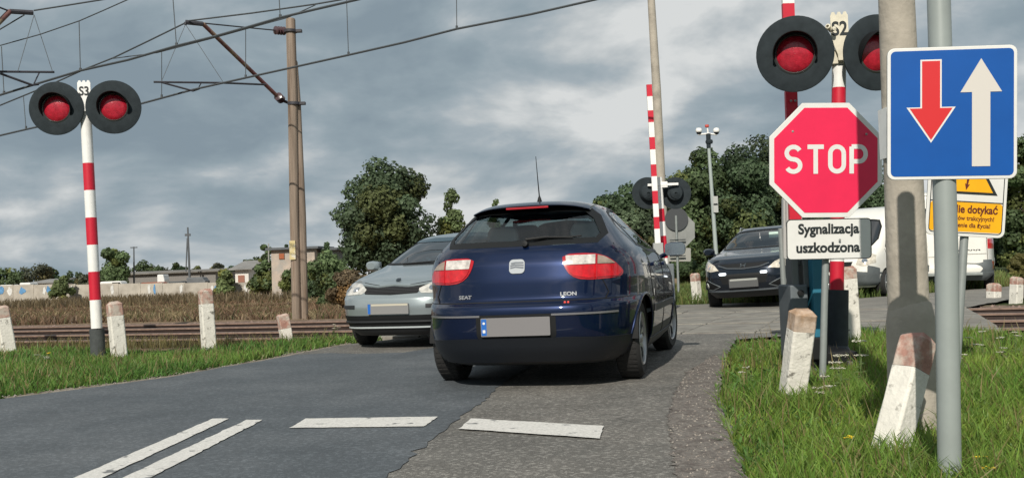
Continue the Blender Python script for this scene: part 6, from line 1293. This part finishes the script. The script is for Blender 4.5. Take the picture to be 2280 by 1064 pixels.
def bld(name, label, cat, x0, x1, ytop, ybot, Y, dp, wallm, roofm, ov=.25, slope=0., rt=.18, wins=(), yaw=0):
    p0, p1 = atY(x0, ytop, Y), atY(x1, ytop, Y); zb = atY(x0, ybot, Y).z; t = thing(name, label, cat, ((p0.x+p1.x)/2, Y, zb)); W_ = p1.x-p0.x; cx = (p0.x+p1.x)/2; H_ = p0.z-zb-.2
    mb = MB(); mb.box((cx, Y+dp/2, zb+H_/2-.4), (W_, dp, H_+.8)); mb.build('wall', wallm, t, bevel=.02)
    mb = MB(); vs = []
    for (x, y, z) in ((-1, 0, 0), (1, 0, 0), (1, 1, slope), (-1, 1, slope)): vs.append((cx+x*(W_/2+ov), Y-ov+y*(dp+2*ov), zb+H_+z))
    vs += [(a, b, c+rt) for a, b, c in vs]; mb.add(vs, [(0, 1, 2, 3), (4, 5, 6, 7), (0, 1, 5, 4), (1, 2, 6, 5), (2, 3, 7, 6), (3, 0, 4, 7)]); mb.build('roof', roofm, t)
    for (a, b, c, d_, m, nm) in wins:
        q0, q1 = atY(a, b, Y), atY(c, d_, Y); mb = MB(); mb.box(((q0.x+q1.x)/2, Y-.02, (q0.z+q1.z)/2), (abs(q1.x-q0.x), .08, abs(q0.z-q1.z))); f = mb.build(nm, m, t, bevel=.01)
        if nm == 'window': mb = MB(); mb.box(((q0.x+q1.x)/2, Y-.05, (q0.z+q1.z)/2), (abs(q1.x-q0.x)*.8, .06, abs(q0.z-q1.z)*.8)); mb.build('pane', mat('pane_orange', (.34, .10, .04), .4), f)
    return t
M_plast = mat('plaster_pink', (.44, .37, .31), .9, vary=.18, vscale=1.2, col2=(.36, .34, .31), c2s=.8); M_roofd = mat('roof_felt', (.10, .11, .12), .8, vary=.2); M_roofl = mat('roof_grey', (.22, .215, .205), .8, vary=.25, vscale=.8)
bld('flat_roof_building', 'pale flat roofed building with an orange window, left of the big tree', 'building', 603, 700, 552, 640, 86, 7, M_plast, M_roofd, .4, .1, .2, [(621, 564, 634, 577, mat('frame_brown', (.2, .09, .05)), 'window'), (682, 585, 694, 602, mat('opening_dark', (.05, .05, .05)), 'opening')])  # the opening is a plain near-black box
bld('side_annex', 'darker annex at the right end of the flat roofed building', 'building', 701, 742, 553, 640, 87.5, 6, mat('annex_grey', (.14, .15, .15), .9, vary=.2), M_roofd, .4, 0, .2)  # annex walls in one darker grey
bld('garden_shed', 'small white walled shed with a grey roof beyond the graffiti wall', 'shed', 523, 553, 597, 640, 100, 5, mat('shed_white', (.66, .64, .60), .8, vary=.1), M_roofl, .5, .9, .12, [(530, 613, 545, 628, mat('shed_brick', (.30, .14, .10), .9), 'door')])
bld('long_barn', 'very long low grey roof stretching behind the striped mast', 'building', 226, 480, 611, 645, 128, 9, mat('barn_wall', (.20, .19, .18), .9, vary=.2), mat('roof_brown_grey', (.17, .16, .145), .9, vary=.3, vscale=.6), .5, .35, .15)
bld('low_store', 'low grey storage building at the far left behind the wall', 'building', 68, 118, 628, 645, 112, 5, mat('barn_wall', (.2, .19, .18), .9), M_roofl, .3, .4, .12)
def farcar(name, label, px, py, w_, h_, Y, m, cat='van', dark=True):
    c = atY(px, py, Y); k = Y/FPX; W_, H_ = w_*k, h_*k; t = thing(name, label, cat, (c.x, Y, c.z-H_/2), 0); mb = MB(); pr = [(-.5, -.5), (.5, -.5), (.5, -.08), (.44, .0), (.36, .42), (.28, .5), (-.44, .5), (-.5, .40)]
    mb.prism([(a*W_, b*H_) for a, b in pr], (c.x, Y, c.z), X1, Z1, -Y1, -1.7, 0); mb.build('body', m, t, bevel=.06)
    if dark: mb = MB(); mb.prism([(.02*W_, .05*H_), (.40*W_, .05*H_), (.34*W_, .36*H_), (.02*W_, .36*H_)], (c.x, Y, c.z), X1, Z1, -Y1, 0, .03); mb.build('window', M_black, t)
    return t
farcar('distant_van', 'white van behind the graffiti wall right of the striped mast', 249, 636, 54, 20, 106, M_swhite)
farcar('distant_van', 'white box body behind the graffiti wall at the left', 57, 636, 27, 14, 106, M_swhite, dark=False)
farcar('distant_car', 'white roof of a car behind the wall near the left edge', 14, 640, 30, 12, 106, M_swhite, 'car', False)
farcar('distant_car', 'reddish rusty car behind the wall, below the taller horizon pole', 340, 634, 54, 12, 106, mat('rust_red', (.26, .08, .04), .7, vary=.3, vscale=1), 'car', False)
farcar('distant_car', 'dark car behind the wall left of the tallest bollard', 392, 632, 34, 12, 106, mat('dark_blue_grey', (.04, .05, .06), .5), 'car', False)
farcar('distant_van', 'small white cab among the rusty cars behind the wall', 358, 620, 16, 18, 110, M_swhite, dark=False)
farcar('distant_car', 'grey tarpaulin covered load behind the wall', 436, 624, 42, 14, 108, mat('tarp_grey', (.13, .14, .15), .8, vary=.3, vscale=1), 'load', False)
for (px, y0, y1, Y, r_, lb, arm_) in ((298, 549, 632, 120, .13, 'thin lamp pole right of the full green tree', True), (418, 506, 605, 125, .17, 'taller dark utility pole on the left horizon', False), (598, 542, 600, 88, .09, 'short pale post at the left corner of the flat roofed building', None)):
    b = atY(px+(4 if px == 418 else 0), y1, Y); t = thing('distant_pole', lb, 'pole', (b.x, Y, b.z-1)); mb = MB(); mb.tube([(b.x, Y, b.z-1.5), atY(px, y0, Y)], [r_, r_*.6], 8); mb.build('shaft', mat('pole_dark', (.09, .10, .11), .8) if arm_ is not None else mat('pole_pale', (.3, .3, .28), .8), t)
    if arm_: mb = MB(); mb.box(atY(px, y0+2, Y), (.8, .2, .12)); mb.build('lamp_head', MC['pole_dark'], t)
    if arm_ is False:
        mb = MB(); mb.box(atY(px, y0+17, Y), (.7, .15, .3)); mb.build('cross_arm', MC['pole_dark'], t)
        mb = MB(); mb.tube([atY(px-4, 605, Y), atY(px-1, 530, Y)], .08, 6); mb.build('stay', MC['pole_dark'], t)
# ------------------------------------------------------------------ flowering weeds
M_stem = mat('stem_green', (.09, .14, .04), .7); M_umb = mat('umbel_white', (.62, .60, .50), .8, vary=.1, vscale=60); M_yfl = mat('flower_yellow', (.75, .52, .02), .7)
def flower(label, px, py, top, heads, yellow=False, seed=0, group='white yarrow flowers', hr=.028):
    r = random.Random(seed); b = gnd(px, py); b.z = hgt(b.x, b.y); t = thing('wildflower', label, 'flower', b, 0, group); H_ = max(.06, atY(px, top, b.y).z-b.z); mb = MB(); tops = []
    for k in range(heads):
        a = r.uniform(0, 6.28); q = 0 if k == 0 else r.uniform(.02, .07); h_ = H_*(1 if k == 0 else r.uniform(.55, .95)); e = b+Vector((math.cos(a)*q, math.sin(a)*q, h_)); mid = b+Vector((0, 0, h_*.55)); mb.tube([b, mid, e], .0028, 5); tops.append(e)
        for j in range(5):
            z = h_*r.uniform(.1, .75); a = r.uniform(0, 6.28); p = lerp(b, mid, min(1, z/h_/.55)); mb.add([p, p+Vector((math.cos(a)*.03, math.sin(a)*.03, .012)), p+Vector((math.cos(a)*.055, math.sin(a)*.055, .0)), p+Vector((math.cos(a)*.03+.006, math.sin(a)*.03, .0))], [(0, 1, 2, 3)])
    mb.build('stem', M_stem, t, recalc=False)
    for e in tops:
        mb = MB()
        for j in range((14 if hr < .04 else 34) if not yellow else 8):
            a = r.uniform(0, 6.28); q = hr*math.sqrt(r.random()); c = e+Vector((math.cos(a)*q, math.sin(a)*q, r.uniform(-.002, .006))); mb.lathe([(.001, .004), (.007, .002), (.001, -.002)] if not yellow else [(.001, .006), (.010, .002), (.001, -.004)], c, Z1, 6)
        mb.build('flower_head', M_yfl if yellow else M_umb, t)
fl = [(1876, 880, 792, 3, 'widest white flower head before the barrier machine'), (1838, 885, 838, 3, 'low white flowers at the foot of the octagonal sign post'), (1918, 860, 760, 2, 'tall white flower right of the barrier machine'), (1850, 900, 860, 2, 'pair of small white flowers below the widest flower head'), (2190, 800, 738, 2, 'white flower near the rails right of the blue sign post'), (2230, 810, 752, 3, 'cluster of white flowers right of the blue sign post'), (2160, 790, 752, 2, 'white flower closest to the blue sign post'), (2262, 800, 740, 2, 'white flower at the right edge by the rails'), (2145, 830, 790, 2, 'small low white flower beside the yellow sign post'), (1665, 850, 818, 2, 'tiny white flower at the left edge of the verge'), (82, 812, 790, 4, 'white flowers left of the striped signal mast'), (104, 820, 795, 3, 'second white flower clump left of the striped mast'), (745, 735, 722, 4, 'white flowers near the silver blue car')]
for k, (px, py, tp, hd, lb) in enumerate(fl): flower(lb, px, py, tp, hd, seed=k, hr=.05 if k in (0, 2) else .032)
for k, (px, py, tp, lb) in enumerate([(2018, 985, 930, 'yellow flower in front of the largest bollard'), (2012, 1000, 968, 'lower yellow flower at the foot of the largest bollard'), (2180, 1040, 1018, 'orange yellow flower right of the blue sign post'), (2200, 1062, 1042, 'yellow flower low at the bottom right'), (1896, 1000, 974, 'yellow flower in the grass left of the largest bollard'), (110, 800, 786, 'yellow flower in the weeds left of the striped mast')]): flower(lb, px, py, tp, 1, True, 50+k, 'yellow wildflowers')
